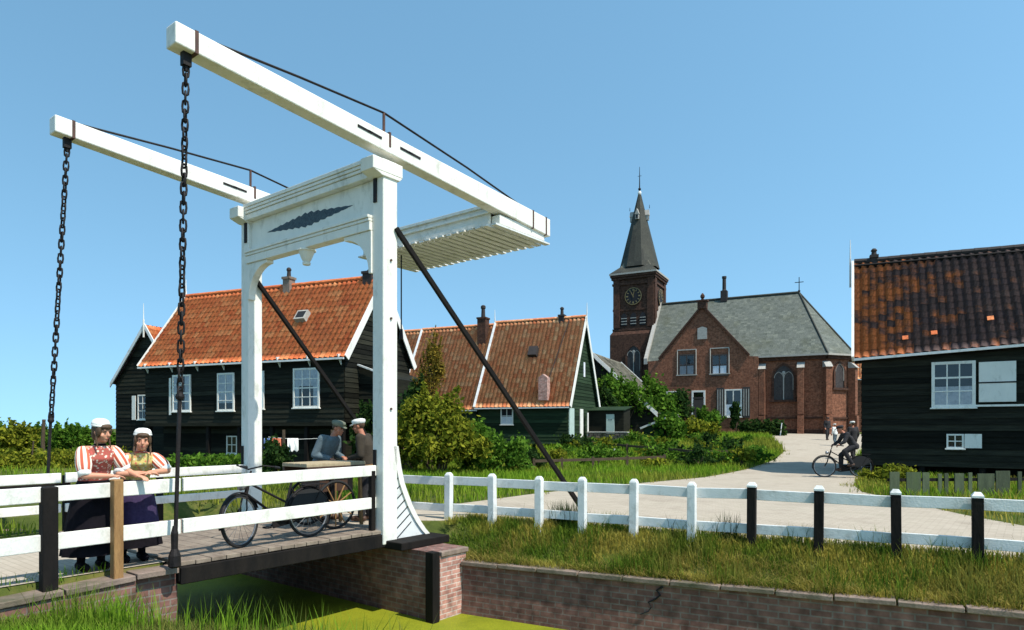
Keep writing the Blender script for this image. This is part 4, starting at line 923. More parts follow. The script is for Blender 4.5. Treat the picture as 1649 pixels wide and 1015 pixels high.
tile_roof('front_tiles', fl, fr, ridge0, rr, tiled, rf, .25, .31, amp=.034, step=.034); tile_roof('back_tiles', br2, bl, rr, ridge0, tiled, rf, .5, .6, sub=4)
n4 = (fr - fl).cross(ridge0 - fl).normalized()
mb = MB()
for a_, f_, hh in ((1.5, .14, 1), (2.3, .16, 1), (3.8, .24, 1)):   # single new orange tiles
    q = fl.lerp(ridge0, f_) + (fr - fl).normalized() * a_; mb.boxv(q + n4 * .055, (fr - fl).normalized() * .085, (ridge0 - fl).normalized() * .08, n4 * .012)
mb.pieces('new_tile', tiler, rf)
mb = MB(); nr = int((rr - ridge0).length / .36); dd = (rr - ridge0) / nr
for i in range(nr): mb.cyl(ridge0 + dd * (i + .02) + UP * random.uniform(0, .02), ridge0 + dd * (i + 1.03) + UP * .02, .115, .10, 8)
mb.build('ridge_tiles', pot, rf)
mb = MB()
for p, q in ((fl, ridge0), (bl, ridge0)):
    d = (q - p).normalized(); nn = d.cross(u4); nn = nn if nn.z > 0 else -nn; off = -u4 * .04
    mb.hexa([p - nn * .15 + off - u4 * .03, p - nn * .15 + off + u4 * .05, q - nn * .15 + off + u4 * .05, q - nn * .15 + off - u4 * .03],
            [p + nn * .10 + off - u4 * .03, p + nn * .10 + off + u4 * .05, q + nn * .10 + off + u4 * .05, q + nn * .10 + off - u4 * .03])
mb.pieces('barge_board', white, t)
mb = MB(); q = ridge0 - u4 * .12; mb.bar(q - UP * .9, q + UP * .15, .07, .06, u4); mb.cyl(q + UP * .1, q + UP * .85, .03, .012, 8); mb.build('finial', whitew, t)
mb = MB(); mb.bar(fl - v4 * .05 - UP * .05, fr - v4 * .05 - UP * .05, .09, .08); mb.build('gutter', whitew, t)
chimney(t, ridge0 + rdir * .65 - UP * .02, .22, .20, pot, .09, .18)
def on4(x, y):
    k_ = (x - CXP) / FPX; a = (k_ * E0.y - E0.x) / (u4.x - k_ * u4.y); p = E0 + u4 * a; return a, EYE - (y - HZY) * p.y / FPX
def win4(x0, x1, y0, y1, **kw):
    a0, zt = on4(x0, y0); a1, _ = on4(x1, y0); _, zb_ = on4(x0, y1); return window(t, E0 + u4 * (a0 + a1) / 2 + UP * (zt + zb_) / 2 - v4 * .03, u4, -v4, a1 - a0, zt - zb_, **kw)
win4(1500, 1571, 584, 657, cols=3, rws=3, curt='half', fw=.09, bar=.035)
win4(1524, 1552, 699, 722, cols=2, rws=2, curt='none', fw=.05)
a0, zt = on4(1576, 585); a1, _ = on4(1636, 585); _, zb_ = on4(1576, 649)
mb = MB(); mb.boxv(E0 + u4 * (a0 + a1) / 2 + UP * ((zt + zb_) / 2 + .02) - v4 * .075, u4 * (a1 - a0) / 2, v4 * .018, UP * (zt - zb_) / 2); sh = mb.build('shutter', white, t, bevel=.005)
mb = MB(); mb.boxv(E0 + u4 * (a0 + a1) / 2 + UP * ((zt + zb_) / 2 - .0) - v4 * .098, u4 * (a1 - a0) / 2, v4 * .004, UP * .022); mb.build('shutter_bar', darkin, sh)
mb = MB(); mb.boxv(E0 + u4 * ((a0 + a1) / 2 + .1) + UP * (zb_ - .09) - v4 * .06, u4 * ((a1 - a0) / 2 + .3), v4 * .035, UP * .03); mb.build('sill', white, t)
a0, zt = on4(1553, 699); a1, zb_ = on4(1581, 722)
mb = MB(); mb.boxv(E0 + u4 * (a0 + a1) / 2 + UP * (zt + zb_) / 2 - v4 * .05, u4 * (a1 - a0) / 2, v4 * .015, UP * (zt - zb_) / 2); mb.build('shutter', white, t)
mb = MB()
for i in range(6):
    p = E0 + u4 * (.1 + i * 1.6) + v4 * .12; mb.bar(p - UP * .2, p + UP * (base + .05), .16, .16, u4)
mb.hexa([E0 + v4 * .9 - UP * .3, E0 + v4 * .9 + u4 * LH - UP * .3, E0 + v4 * DH + u4 * LH - UP * .3, E0 + v4 * DH - UP * .3], [E0 + v4 * .9 + UP * base, E0 + v4 * .9 + u4 * LH + UP * base, E0 + v4 * DH + u4 * LH + UP * base, E0 + v4 * DH + UP * base])
mb.build('footing', tarred, t)
# weathered plank fence in front of its footing
fa, fb = GP(1432, 803, .0), V(14.2, 15.6, 0); fd = (fb - fa); fl_ = fd.length; fd.normalize(); fn = V(-fd.y, fd.x, 0)
t = thing('plank_fence', fa, 'low weathered grey-green plank fence with gaps below the black house at right', 'fence')
mb = MB(); x = 0; yel = None
while x < fl_ + 2:
    wd = random.choice([.09, .16, .34, .40, .22]); h = random.uniform(.50, .62); p = fa + fd * (x + wd / 2) + fn * random.uniform(-.03, .03); ln = V(random.uniform(-.03, .03), 0, 0)
    mb.boxv(p + UP * (h / 2 - .05), fd * wd / 2, fn * .014, UP * (h / 2 + .05)); x += wd + random.choice([.03, .05, .14, .2])
mb.build('planks', greyplank, t)
mb = MB(); mb.bar(fa + UP * .42 + fn * .05, fb + fd * 2 + UP * .42 + fn * .05, .05, .07); mb.build('rail', tarred, t)

# ------------------------------------------------------------------ church with tower and parsonage gable
u3 = V(.888, -.460, 0).normalized(); v3 = V(-u3.y, u3.x, 0); C0 = V(11.08, 54.0, 0)
def C(a, d, z=0.0): return C0 + u3 * a + v3 * d + UP * z
GZ, CE, CR = .6, 7.1, 12.25
ch_ = thing('church', C(6, 2, 1.2), 'brown brick church with grey slate roof, rounded apse and a tall gable facing the garden', 'church')
fp = [(0, 0), (12.97, 0), (14.45, 1.7), (14.45, 6.3), (12.97, 8), (0, 8)]
mb = MB(); mb.prism([C(a, d, GZ) for a, d in fp], UP * (CE - GZ)); mb.add([C(0, 0, CE), C(0, 8, CE), C(0, 4, CR - .1)], [[0, 1, 2]])
mb.build('nave_wall', brickc, ch_)
ov = .38; re = C(10.9, 4, CR); rl = C(-.25, 4, CR)
ev = [(-.25, -ov), (13.1, -ov), (14.45 + ov, 1.6), (14.45 + ov, 6.4), (13.1, 8 + ov), (-.25, 8 + ov)]
E = [C(a, d, CE - .12) for a, d in ev]
roof = thing_roof = None
mb = MB(); mb.add([p - UP * .08 for p in E] + [rl - UP * .1, re - UP * .1], [[0, 1, 7, 6], [1, 2, 7], [2, 3, 7], [3, 4, 7], [4, 5, 6, 7], [0, 6, 5], [5, 4, 3, 2, 1, 0]]); rf = mb.build('roof', slated, ch_)
flat_roof_face('front_slope', [E[0], E[1], re, rl], slate, rf, .26, .19); flat_roof_face('apse_slope', [E[1], E[2], re], slate, rf, .26, .19); flat_roof_face('apse_slope', [E[2], E[3], re], slate, rf, .26, .19)
flat_roof_face('apse_slope', [E[3], E[4], re], slate, rf, .26, .19); flat_roof_face('back_slope', [E[4], E[5], rl, re], slate, rf, .26, .19)
mb = MB(); mb.tube([rl + UP * .06, re + UP * .06], .10, 8)
for p in (E[1], E[2], E[3], E[4]): mb.tube([p + UP * .04, re + UP * .04], .07, 6)
mb.build('ridge_cap', slated, rf)
mb = MB()
for p, q in [(C(7.7, -ov, CE - .12), E[1])] + list(zip(E[1:5], E[2:])):
    mb.bar(p - UP * .06, q - UP * .06, .14, .13)
mb.build('gutter', stone, ch_)
mb = MB()
for i in range(5):
    a, b2 = fp[i], fp[i + 1]
    o = (V(b2[0] - a[0], b2[1] - a[1], 0)).normalized(); nx, ny = o.y, -o.x
    mb.bar(C(a[0] + nx * .1, a[1] + ny * .1, CE - .32), C(b2[0] + nx * .1, b2[1] + ny * .1, CE - .32), .2, .34)
mb.build('cornice', brickt, ch_)
mb = MB(); mb.hexa([C(-.3, -ov - .05, CE - .35), C(-.02, -ov - .05, CE - .35), C(-.02, 4, CR - .2), C(-.3, 4, CR - .2)], [C(-.3, -ov - .05, CE + .12), C(-.02, -ov - .05, CE + .12), C(-.02, 4, CR + .22), C(-.3, 4, CR + .22)]); mb.build('verge_coping', stone, ch_)
mb = MB(); mb.cyl(re + UP * 0, re + UP * 1.25, .04, .03, 8); mb.bar(re + UP * .85 - u3 * .32, re + UP * .85 + u3 * .32, .05, .05); mb.ball(re + UP * .15, .10, n=8, m=6)
mb.build('roof_cross', iron, ch_)
mb = MB(); p = C(5.2, 4, CR); mb.boxv(p + UP * .25, u3 * .26, v3 * .26, UP * .45); chm = mb.build('chimney', pot, ch_); mb = MB(); mb.lathe([(.2, 0), (.16, .1), (.15, 1.0), (.19, 1.05), (.19, 1.2)], p + UP * .7, 10); mb.build('chimney_pot', pot, chm)
def arch_poly(c, u, w, h, n=10, lift=V(0, 0, 0)):
    """pointed arch outline, c bottom centre, h total height"""
    rise = w * .72; base = h - rise; pts = [c - u * w / 2, c + u * w / 2]; r_ = (rise * rise + w * w / 4) / w
    a1_ = math.asin(min(1, rise / r_))
    for i in range(n + 1): q = a1_ * i / n; pts.append(c + u * (w / 2 - r_ + r_ * math.cos(q)) + UP * (base + r_ * math.sin(q)))
    for i in range(n - 1, -1, -1): q = a1_ * i / n; pts.append(c - u * (w / 2 - r_ + r_ * math.cos(q)) + UP * (base + r_ * math.sin(q)))
    return [p + lift for p in pts]
def arch_window(par, c, u, n, w, h, lights=2, fr=stone, surround=.16):
    mb = MB(); outer = arch_poly(c - UP * surround * .3, u, w + 2 * surround, h + surround * 1.2); inner = arch_poly(c, u, w, h); k = len(inner)
    vs = [p + n * .09 for p in outer] + [p + n * .09 for p in inner] + [p + n * .0 for p in outer] + [p + n * .02 for p in inner]
    fs = [[i, (i + 1) % k, k + (i + 1) % k, k + i] for i in range(k)] + [[i, 2 * k + i, 2 * k + (i + 1) % k, (i + 1) % k] for i in range(k)] + [[k + i, k + (i + 1) % k, 3 * k + (i + 1) % k, 3 * k + i] for i in range(k)]
    mb.add(vs, fs); f = mb.build('arched_window', brickt, par)
    mb = MB(); mb.add([p + n * .025 for p in inner], [list(range(k))]); mb.build('pane', leadglass, f)
    mb = MB(); rise = w * .72; base = h - rise
    for i in range(1, lights): mb.boxv(c + u * (-w / 2 + w * i / lights) + UP * (base * .55 + .1) + n * .05, u * .035, n * .03, UP * (base * .55 + .1))
    lw = w / lights
    for i in range(lights):
        cc = c + u * (-w / 2 + lw * (i + .5)); ap = arch_poly(cc + UP * base * .45, u, lw * .92, base * .55 + lw * .7, 6)[1:]
        mb.tube([p + n * .05 for p in ap], .026, 5)
    mb.ball(c + UP * (base + rise * .42) + n * .03, .13, .05, .13, 10, 6, T=Matrix((u, n, UP)).transposed()) if lights > 1 else None
    mb.build('tracery', fr, f)
    mb = MB(); mb.boxv(c - UP * (.10) + n * .08, u * (w / 2 + surround + .15), n * .09, UP * .07); mb.build('sill', brickt, f)
    return f
leadglass = M('leaded_glass', (.022, .018, .016), (.07, .055, .05), 9, .5, .2, 20, spec=.3)
def c_at(px, d=0.0):
    k = (px - CXP) / FPX; p = C(0, d); return (k * p.y - p.x) / (u3.x - k * u3.y)
aw = c_at(1262); arch_window(ch_, C(aw, 0, 3.72), u3, -v3, 1.35, 2.55, 2)
fu = (C(*fp[2]) - C(*fp[1])).normalized(); fnn = V(fu.y, -fu.x, 0); fc = (C(*fp[1]) + C(*fp[2])) / 2
arch_window(ch_, fc + fu * .12 + UP * 4.55, fu, fnn, .85, 1.75, 1)
gn = V(u3.x, u3.y, 0); arch_window(ch_, C(14.45, 4, 4.4), v3, gn, 1.1, 1.9, 2)
mb = MB()
def buttress(c, u, n, w, dpt, zt):
    mb.hexa([c - u * w / 2 + UP * GZ, c + u * w / 2 + UP * GZ, c + u * w / 2 + n * dpt * 1.25 + UP * GZ, c - u * w / 2 + n * dpt * 1.25 + UP * GZ], [c - u * w / 2 + UP * 2.6, c + u * w / 2 + UP * 2.6, c + u * w / 2 + n * dpt * 1.2 + UP * 2.5, c - u * w / 2 + n * dpt * 1.2 + UP * 2.5])
    mb.hexa([c - u * w / 2 + UP * 2.6, c + u * w / 2 + UP * 2.6, c + u * w / 2 + n * dpt + UP * 2.6, c - u * w / 2 + n * dpt + UP * 2.6], [c - u * w / 2 + UP * zt, c + u * w / 2 + UP * zt, c + u * w / 2 + n * dpt + UP * zt, c - u * w / 2 + n * dpt + UP * zt])
bts = [(c_at(1290), 0), (c_at(1228), 0)]
for a, d in bts: buttress(C(a, d), u3, -v3, .42, .55, 6.0)
an = (-v3 + fnn).normalized(); buttress(C(12.97, 0), V(-an.y, an.x, 0), an, .42, .55, 6.0)
an2 = (gn + fnn).normalized(); buttress(C(14.45, 1.7), V(-an2.y, an2.x, 0), an2, .42, .5, 6.0)
mb.pieces('buttress', brickc, ch_)
mb = MB()
for (p, u_, n_) in [(C(a, 0), u3, -v3) for a, d in bts] + [(C(12.97, 0), V(-an.y, an.x, 0), an), (C(14.45, 1.7), V(-an2.y, an2.x, 0), an2)]:
    mb.hexa([p - u_ * .25 + UP * 6.0, p + u_ * .25 + UP * 6.0, p + u_ * .25 + n_ * .62 + UP * 6.0, p - u_ * .25 + n_ * .62 + UP * 6.0], [p - u_ * .25 + UP * 6.45, p + u_ * .25 + UP * 6.45, p + u_ * .25 + n_ * .25 + UP * 6.35, p - u_ * .25 + n_ * .25 + UP * 6.35])
mb.pieces('buttress_cap', stone, ch_)
mb = MB()
for i in range(1, 3):
    a, b2 = fp[i - 1 if i == 1 else 1], fp[i]
for (p, q, n_) in ((C(8.5, 0), C(12.97, 0), -v3), (C(*fp[1]), C(*fp[2]), fnn), (C(*fp[2]), C(*fp[3]), gn)):
    mb.bar(p + n_ * .05 + UP * 2.35, q + n_ * .05 + UP * 2.35, .11, .11); mb.bar(p + n_ * .06 + UP * 1.0, q + n_ * .06 + UP * 1.0, .12, 1.0)
mb.build('string_course', brickt, ch_)
# gabled front of the parsonage, set a little forward
PF = -.55; gl, gr, gx_ = c_at(1062, PF), c_at(1205, PF), c_at(1131, PF); gh = EYE + 196 * C(gx_, PF).y / FPX
mb = MB(); w0, w1 = c_at(1044, PF), c_at(1221, PF)
prof = [C(w0, PF, GZ), C(w1, PF, GZ), C(w1, PF, CE - .15), C(gr + .1, PF, CE - .1), C(gx_, PF, gh), C(gl - .1, PF, CE - .1), C(w0, PF, CE - .15)]
mb.prism(prof, v3 * .5); pw = mb.build('gable_wall', brickc, ch_)
mb = MB(); gb = C(gx_, 3.2, gh - .06); gf = C(gx_, PF + .3, gh - .06)
for sg, e_ in ((-1, gl), (1, gr)): mb.hexa([C(e_ - .05 * sg, PF + .3, CE - .05), gf, C(gx_, 3.4, gh - .1), C(e_ - .05 * sg, .2, CE - .05)], [C(e_ - .05 * sg, PF + .3, CE + .02), gf + UP * .07, C(gx_, 3.4, gh), C(e_ - .05 * sg, .2, CE + .02)])
mb.build('gable_roof', slated, ch_)
mb = MB()
for e_ in (gl, gr):
    p, q = C(e_, PF - .04, CE - .02), C(gx_, PF - .04, gh); d = (q - p).normalized()
    nn = (UP - d * d.z).normalized(); mb.bar(p + nn * .06 + v3 * .1, q + nn * .06 + v3 * .1, .42, .14, nn)
mb.boxv(C(gx_, PF + .08, gh + .12), u3 * .34, v3 * .26, UP * .28); mb.boxv(C(gx_, PF + .08, gh + .44), u3 * .42, v3 * .32, UP * .06)
mb.build('gable_coping', brickt, ch_)
mb = MB(); mb.lathe([(.12, 0), (.10, .15), (.18, .25), (.16, .38), (.04, .55)], C(gx_, PF + .08, gh + .5), 10); mb.build('gable_finial', brickt, ch_)
mb = MB(); p = C(gx_, PF - .03, 8.9); mb.boxv(p, u3 * .36, v3 * .03, UP * .42); mb.prism([p + u3 * .36 + UP * .42 - v3 * .03, p + UP * .55 - v3 * .03, p - u3 * .36 + UP * .42 - v3 * .03], v3 * .06); mb.build('gable_stone', stone, ch_)
frame_d = M('dark_window_frame', (.045, .035, .03), None, 3, .6)
def cw(x0, x1, y0, y1, **kw):
    a0, a1 = c_at(x0, PF), c_at(x1, PF); yy = C((a0 + a1) / 2, PF).y; zt = EYE - (y0 - HZY) * yy / FPX; zb_ = EYE - (y1 - HZY) * yy / FPX
    return window(ch_, C((a0 + a1) / 2, PF, (zt + zb_) / 2), u3, -v3, a1 - a0, zt - zb_, **kw)
for x0, x1 in ((1093, 1119), (1146, 1172)):
    f = cw(x0, x1, 571, 605, cols=2, rws=2, curt='half', frame=frame_d, fw=.10, bar=.09)
    a0, a1 = c_at(x0 - 2, PF), c_at(x1 + 2, PF); mb = MB()
    for a_ in (a0, a1): mb.bar(C(a_, PF - .03, 5.75), C(a_, PF - .03, 7.72), .06, .06)
    mb.bar(C(a0, PF - .03, 7.72), C(a1, PF - .03, 7.72), .06, .08); mb.bar(C(a0 - .08, PF - .05, 5.75), C(a1 + .08, PF - .05, 5.75), .10, .08); mb.build('stone_surround', stone, f)
f = cw(1167, 1195, 627, 672, cols=2, rws=1, curt='half', fw=.10, bar=.07)
for x0, x1 in ((1154, 1166), (1196, 1208)):
    a0, a1 = c_at(x0, PF), c_at(x1, PF); p = C((a0 + a1) / 2, PF - .05, 3.55); mb = MB(); mb.boxv(p, u3 * (a1 - a0) / 2, v3 * .03, UP * 1.15); sh = mb.build('shutter', frame_d, ch_)
    mb = MB()
    for q in (-.17, 0, .17): mb.boxv(p + u3 * q - v3 * .036, u3 * .03, v3 * .008, UP * 1.0)
    mb.build('shutter_stripes', stone, sh)
f = cw(1114, 1136, 629, 690, cols=1, rws=1, curt='none', fw=.14, name='door', sill=False)
a0 = c_at(1125, PF); mb = MB(); mb.boxv(C(a0, PF - .045, 3.95), u3 * .42, v3 * .02, UP * .06); mb.boxv(C(a0, PF - .045, 2.4), u3 * .40, v3 * .02, UP * 1.42); mb.build('door_leaf', frame_d, f)
f = cw(1073, 1100, 630, 672, cols=2, rws=2, curt='none', fw=.10)
# --- tower
TW = 3.55; ta, td = -3.75, 2.25; TB = 14.75
def T_(a, d, z): return C(ta + a, td + d, z)
tw = thing('church_tower', T_(TW / 2, TW / 2, 1.2), 'dark brown brick clock tower with slim slate spire at the left end of the church', 'tower')
mb = MB(); mb.hexa([T_(-.25, -.25, GZ), T_(TW + .1, -.25, GZ), T_(TW + .1, TW + .25, GZ), T_(-.25, TW + .25, GZ)], [T_(-.25, -.25, 9.6), T_(TW + .1, -.25, 9.6), T_(TW + .1, TW + .25, 9.6), T_(-.25, TW + .25, 9.6)])
mb.hexa([T_(-.25, -.25, 9.6), T_(TW + .1, -.25, 9.6), T_(TW + .1, TW + .25, 9.6), T_(-.25, TW + .25, 9.6)], [T_(0, 0, 10.0), T_(TW, 0, 10.0), T_(TW, TW, 10.0), T_(0, TW, 10.0)])
mb.hexa([T_(0, 0, 9.9), T_(TW, 0, 9.9), T_(TW, TW, 9.9), T_(0, TW, 9.9)], [T_(0, 0, TB), T_(TW, 0, TB), T_(TW, TW, TB), T_(0, TW, TB)]); mb.build('tower_wall', brickt, tw)
mb = MB()
for a_ in (.28, TW - .28):                          # corner pilasters and bands
    mb.boxv(T_(a_, -.05, 12.3), u3 * .28, v3 * .055, UP * 2.1); mb.boxv(T_(TW + .05, a_, 12.3), u3 * .055, v3 * .28, UP * 2.1)
for z_, p_ in ((10.05, .08), (11.75, .06), (13.95, .10), (14.45, .16), (14.65, .24)):
    mb.boxv(T_(TW / 2, TW / 2, z_), u3 * (TW / 2 + p_), v3 * (TW / 2 + p_), UP * .09)
mb.build('brick_bands', brickt, tw)
mb = MB()
for i in range(3):
    mb.prism(arch_poly(T_(TW / 2 + (i - 1) * .82, -.062, 10.35), u3, .52, 1.1, 6), v3 * .04); mb.prism(arch_poly(T_(TW + .062, TW / 2 + (i - 1) * .82, 10.35), v3, .52, 1.1, 6), -u3 * .04)
mb.pieces('louvre_opening', darkin, tw)
mb = MB()
for i in range(3):
    for q in range(3): mb.boxv(T_(TW / 2 + (i - 1) * .82, -.075, 10.52 + q * .24), u3 * .25, v3 * .03, UP * .03)
mb.pieces('louvre', stone, tw)
arch_window(tw, T_(TW / 2 + .1, -.26, 5.4), u3, -v3, 1.15, 3.2, 2)
for cc, uu, nn_ in ((T_(TW / 2, -.02, 12.85), u3, -v3), (T_(TW + .02, TW / 2, 12.85), v3, u3)):
    Tm = Matrix((uu, UP, nn_)).transposed()
    mb = MB(); mb.lathe([(.74, 0), (.74, .07), (.66, .09)], cc, 28, T=Tm); cf = mb.build('clock_face', darkin, tw)
    mb = MB()
    for i in range(12):
        q = 2 * math.pi * i / 12; r_ = (uu * math.cos(q) + UP * math.sin(q)); mb.bar(cc + nn_ * .10 + r_ * .46, cc + nn_ * .10 + r_ * .63, .06 if i % 3 else .11, .015, nn_)
    mb.lathe([(.70, .085), (.74, .11), (.68, .11)], cc, 28, T=Tm, caps=False)
    for q, l_, w_2 in ((R(78), .56, .045), (R(118), .40, .06)):
        r_ = uu * math.cos(q) + UP * math.sin(q); mb.bar(cc + nn_ * .115 - r_ * .1, cc + nn_ * .115 + r_ * l_, w_2, .012, nn_)
    mb.build('clock_marks', gold, cf)
SA = 22.2; tc = T_(TW / 2, TW / 2, 0)
mb = MB(); o = .30; mb.hexa([T_(-o, -o, TB), T_(TW + o, -o, TB), T_(TW + o, TW + o, TB), T_(-o, TW + o, TB)], [T_(-o, -o, TB + .14), T_(TW + o, -o, TB + .14), T_(TW + o, TW + o, TB + .14), T_(-o, TW + o, TB + .14)]); mb.build('cornice', stone, tw)
sp = MB(); ra = TW / 2 * 1.0
def oct_(r, z): return [tc + UP * z + u3 * (r * math.cos(R(22.5 + 45 * i)) / math.cos(R(22.5))) + v3 * (r * math.sin(R(22.5 + 45 * i)) / math.cos(R(22.5))) for i in range(8)]
lv = [oct_(1.62, TB + .75), oct_(.66, TB + 4.9), oct_(.10, SA)]
vs = sum(lv, []); sp.add(vs, [[k * 8 + i, k * 8 + (i + 1) % 8, (k + 1) * 8 + (i + 1) % 8, (k + 1) * 8 + i] for k in range(2) for i in range(8)])
sqb = [T_(-o, -o, TB + .14), T_(TW + o, -o, TB + .14), T_(TW + o, TW + o, TB + .14), T_(-o, TW + o, TB + .14)]; sqt = [tc + UP * (TB + .78) + (p - V(tc.x, tc.y, p.z)) * .66 for p in sqb]
sp.hexa(sqb, sqt); so = sp.build('spire', slated, tw)
for i in (0, 1, 2, 3):
    p = sqb[i]; q = V(tc.x, tc.y, 0); d = (V(p.x, p.y, 0) - q).normalized(); s_ = V(-d.y, d.x, 0)
    b0 = q + d * 2.28; mb = MB(); mb.add([b0 + UP * (TB + .2), q + d * 1.25 - s_ * .85 + UP * (TB + .55), q + d * 1.25 + s_ * .85 + UP * (TB + .55), q + d * 1.15 + UP * (TB + 1.75)], [[0, 1, 3], [2, 0, 3], [1, 2, 3], [0, 2, 1]]); mb.build('spire_foot', tileg, so)
for i in range(4):                                   # lucarnes high on the spire
    n_ = (-v3, u3, v3, -u3)[i]; s_ = V(-n_.y, n_.x, 0); zc = TB + 5.0; p = tc + n_ * .58 + UP * zc
    mb = MB(); mb.boxv(p + n_ * .0 + UP * .2, s_ * .15, n_ * .24, UP * .22); mb.prism([p + n_ * .28 - s_ * .19 + UP * .40, p + n_ * .28 + s_ * .19 + UP * .40, p + n_ * .28 + UP * .9], -n_ * .45); d_ = mb.build('lucarne', stone, so)
    mb = MB(); mb.boxv(p + n_ * .245 + UP * .2, s_ * .08, n_ * .008, UP * .15); mb.build('opening', darkin, d_)
    mb = MB(); mb.cyl(p + n_ * .3 + UP * 1.0, p + n_ * .3 + UP * 1.3, .03, .015, 6); mb.build('lucarne_finial', iron, d_)
mb = MB(); mb.lathe([(.13, -.15), (.17, .0), (.12, .16)], tc + UP * SA, 10); mb.build('spire_collar', lace, so)
mb = MB(); mb.cyl(tc + UP * SA, tc + UP * (SA + 2.3), .06, .02, 8); mb.ball(tc + UP * (SA + .35), .13, n=10, m=6); mb.bar(tc + UP * (SA + 1.5) - u3 * .16, tc + UP * (SA + 1.5) + u3 * .16, .03, .03); mb.build('weather_rod', iron, so)
# little house just beyond the apse
A5 = P(1420, 690, 60.0); gable_house('brick_house', 'small brick house with orange roof half hidden behind the black right house', V(A5.x, A5.y, 0), u3, v3, 4.2, 4.5, .8, 6.2, 8.2, tileo, brickc, left=False, right=False, barge=False)

# ------------------------------------------------------------------ vegetation
def leaf_mesh(name, cen, size, mat, parent=None, asp=.55, upbias=.0):
    n = len(cen); a = RNG.normal(size=(n, 3)); a /= np.linalg.norm(a, axis=1)[:, None]
    b = RNG.normal(size=(n, 3)); b[:, 2] += upbias; b -= (b * a).sum(1)[:, None] * a; b /= np.linalg.norm(b, axis=1)[:, None]
    s = size * RNG.uniform(.45, 1.5, n)[:, None]
    v = np.stack([cen + a * s, cen + b * s * asp, cen - a * s, cen - b * s * asp], 1).reshape(-1, 3)
    return np_obj(name, v, np.arange(4 * n), np.arange(n) * 4, mat, parent)
def crown_pts(c, r, n, clumps=26, sig=.20, flat=.0):
    c = np.array(c); r = np.array(r); k = clumps
    d = RNG.normal(size=(k, 3)); d /= np.linalg.norm(d, axis=1)[:, None]; d[:, 2] = np.where(d[:, 2] < -.55, -d[:, 2], d[:, 2])
    cc = d * RNG.uniform(.45, 1.0, k)[:, None]; wt = RNG.uniform(.4, 1.6, k); wt /= wt.sum(); idx = RNG.choice(k, n, p=wt)
    p = cc[idx] + RNG.normal(size=(n, 3)) * sig * RNG.uniform(.6, 1.3, k)[idx][:, None]
    p = c + p * r; return p
def bush(name, label, cat, pos, parts, mat, n=1500, size=.10, group=None, clumps=26, sig=.20, stems=5, asp=.55, smin=None):
    """parts: list of (dx,dy,dz,rx,ry,rz) lobes above the foot"""
    pos = V(pos[0], pos[1], zg(pos[0], pos[1])); t = thing(name, pos, label, cat, group)
    vol = [q[3] * q[4] * q[5] for q in parts]; tot = sum(v ** .67 for v in vol); P_ = []
    for q, v in zip(parts, vol): P_.append(crown_pts((pos.x + q[0], pos.y + q[1], pos.z + q[2]), q[3:6], int(n * v ** .67 / tot), clumps, sig))
    pts = np.vstack(P_); pts = pts[pts[:, 2] > zf(pts[:, 0], pts[:, 1]) + .01]
    sh_ = []
    for i in range(int(10 + n / 160)):             # loose shoots break the outline
        b_ = pts[RNG.integers(len(pts))]; dv_ = b_ - np.array([pos.x, pos.y, pos.z + .3]); dv_ = dv_ / (np.linalg.norm(dv_) + 1e-6) + np.array([0, 0, .7]) + RNG.normal(0, .25, 3); l_ = RNG.uniform(.18, .5) * max(q[5] for q in parts) ** .7; m_ = int(14 * l_ / max(.05, size) * .5) + 5
        u_ = RNG.uniform(0, 1, m_)[:, None]; sh_.append(b_ + dv_ / np.linalg.norm(dv_) * u_ * l_ + RNG.normal(0, size * .45, (m_, 3)) * (1.1 - u_))
    pts = np.vstack([pts] + sh_); pts = pts[pts[:, 2] > zf(pts[:, 0], pts[:, 1]) + .01]
    leaf_mesh('foliage', pts, size, mat, t, asp)
    mb = MB()
    for i in range(stems):
        q = random.choice(parts); e = pos + V(q[0] + random.uniform(-.5, .5) * q[3], q[1] + random.uniform(-.5, .5) * q[4], q[2] + random.uniform(0, .5) * q[5]); b = pos + V(random.uniform(-.15, .15), random.uniform(-.15, .15), -.1)
        m_ = b.lerp(e, .5) + V(random.uniform(-.1, .1), random.uniform(-.1, .1), .1); mb.tube([b, m_, e], [.045, .03, .01], 5)
    mb.build('stem', bark, t)
    return t
def at(px, Z): return ((px - CXP) * Z / FPX, Z)
# the big bush and its neighbours right of the bridge post
x, y = at(708, 22.6); bush('bush', 'big sunlit yellow-green bush right of the front bridge post', 'bush', (x, y), [(-.1, 0, 1.15, 1.35, 1.1, 1.25), (-.75, .3, 1.7, .8, .8, 1.0), (.75, 0, .9, .95, .9, .95), (.2, .3, 2.0, .7, .7, .8), (-1.2, .2, .8, .7, .8, .9)], leaf_y, 9000, .085, 'garden bushes', 46, .15)
x, y = at(795, 23.4); bush('bush', 'lower wide green bush between the big bush and the green boarded house', 'bush', (x, y), [(-.35, 0, .75, .85, .8, .75), (.45, .2, .6, .75, .8, .65), (-.7, .2, 1.15, .55, .6, .6)], leaf_g, 5200, .08, 'garden bushes')
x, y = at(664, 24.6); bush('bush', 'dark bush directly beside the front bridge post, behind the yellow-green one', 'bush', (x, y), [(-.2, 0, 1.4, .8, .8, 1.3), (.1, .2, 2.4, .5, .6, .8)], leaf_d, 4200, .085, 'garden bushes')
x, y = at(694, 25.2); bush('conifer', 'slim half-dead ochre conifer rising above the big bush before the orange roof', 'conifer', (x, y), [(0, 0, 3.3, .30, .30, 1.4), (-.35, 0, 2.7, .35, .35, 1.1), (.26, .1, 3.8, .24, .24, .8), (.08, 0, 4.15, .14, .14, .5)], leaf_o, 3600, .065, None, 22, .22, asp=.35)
x, y = at(592, 24.0); bush('bush', 'dark leafy bush behind the two men by the bridge post', 'bush', (x, y), [(-.1, 0, 1.0, .55, .6, 1.0), (.2, 0, 1.8, .45, .5, .6)], leaf_d, 2600, .08, 'garden bushes')
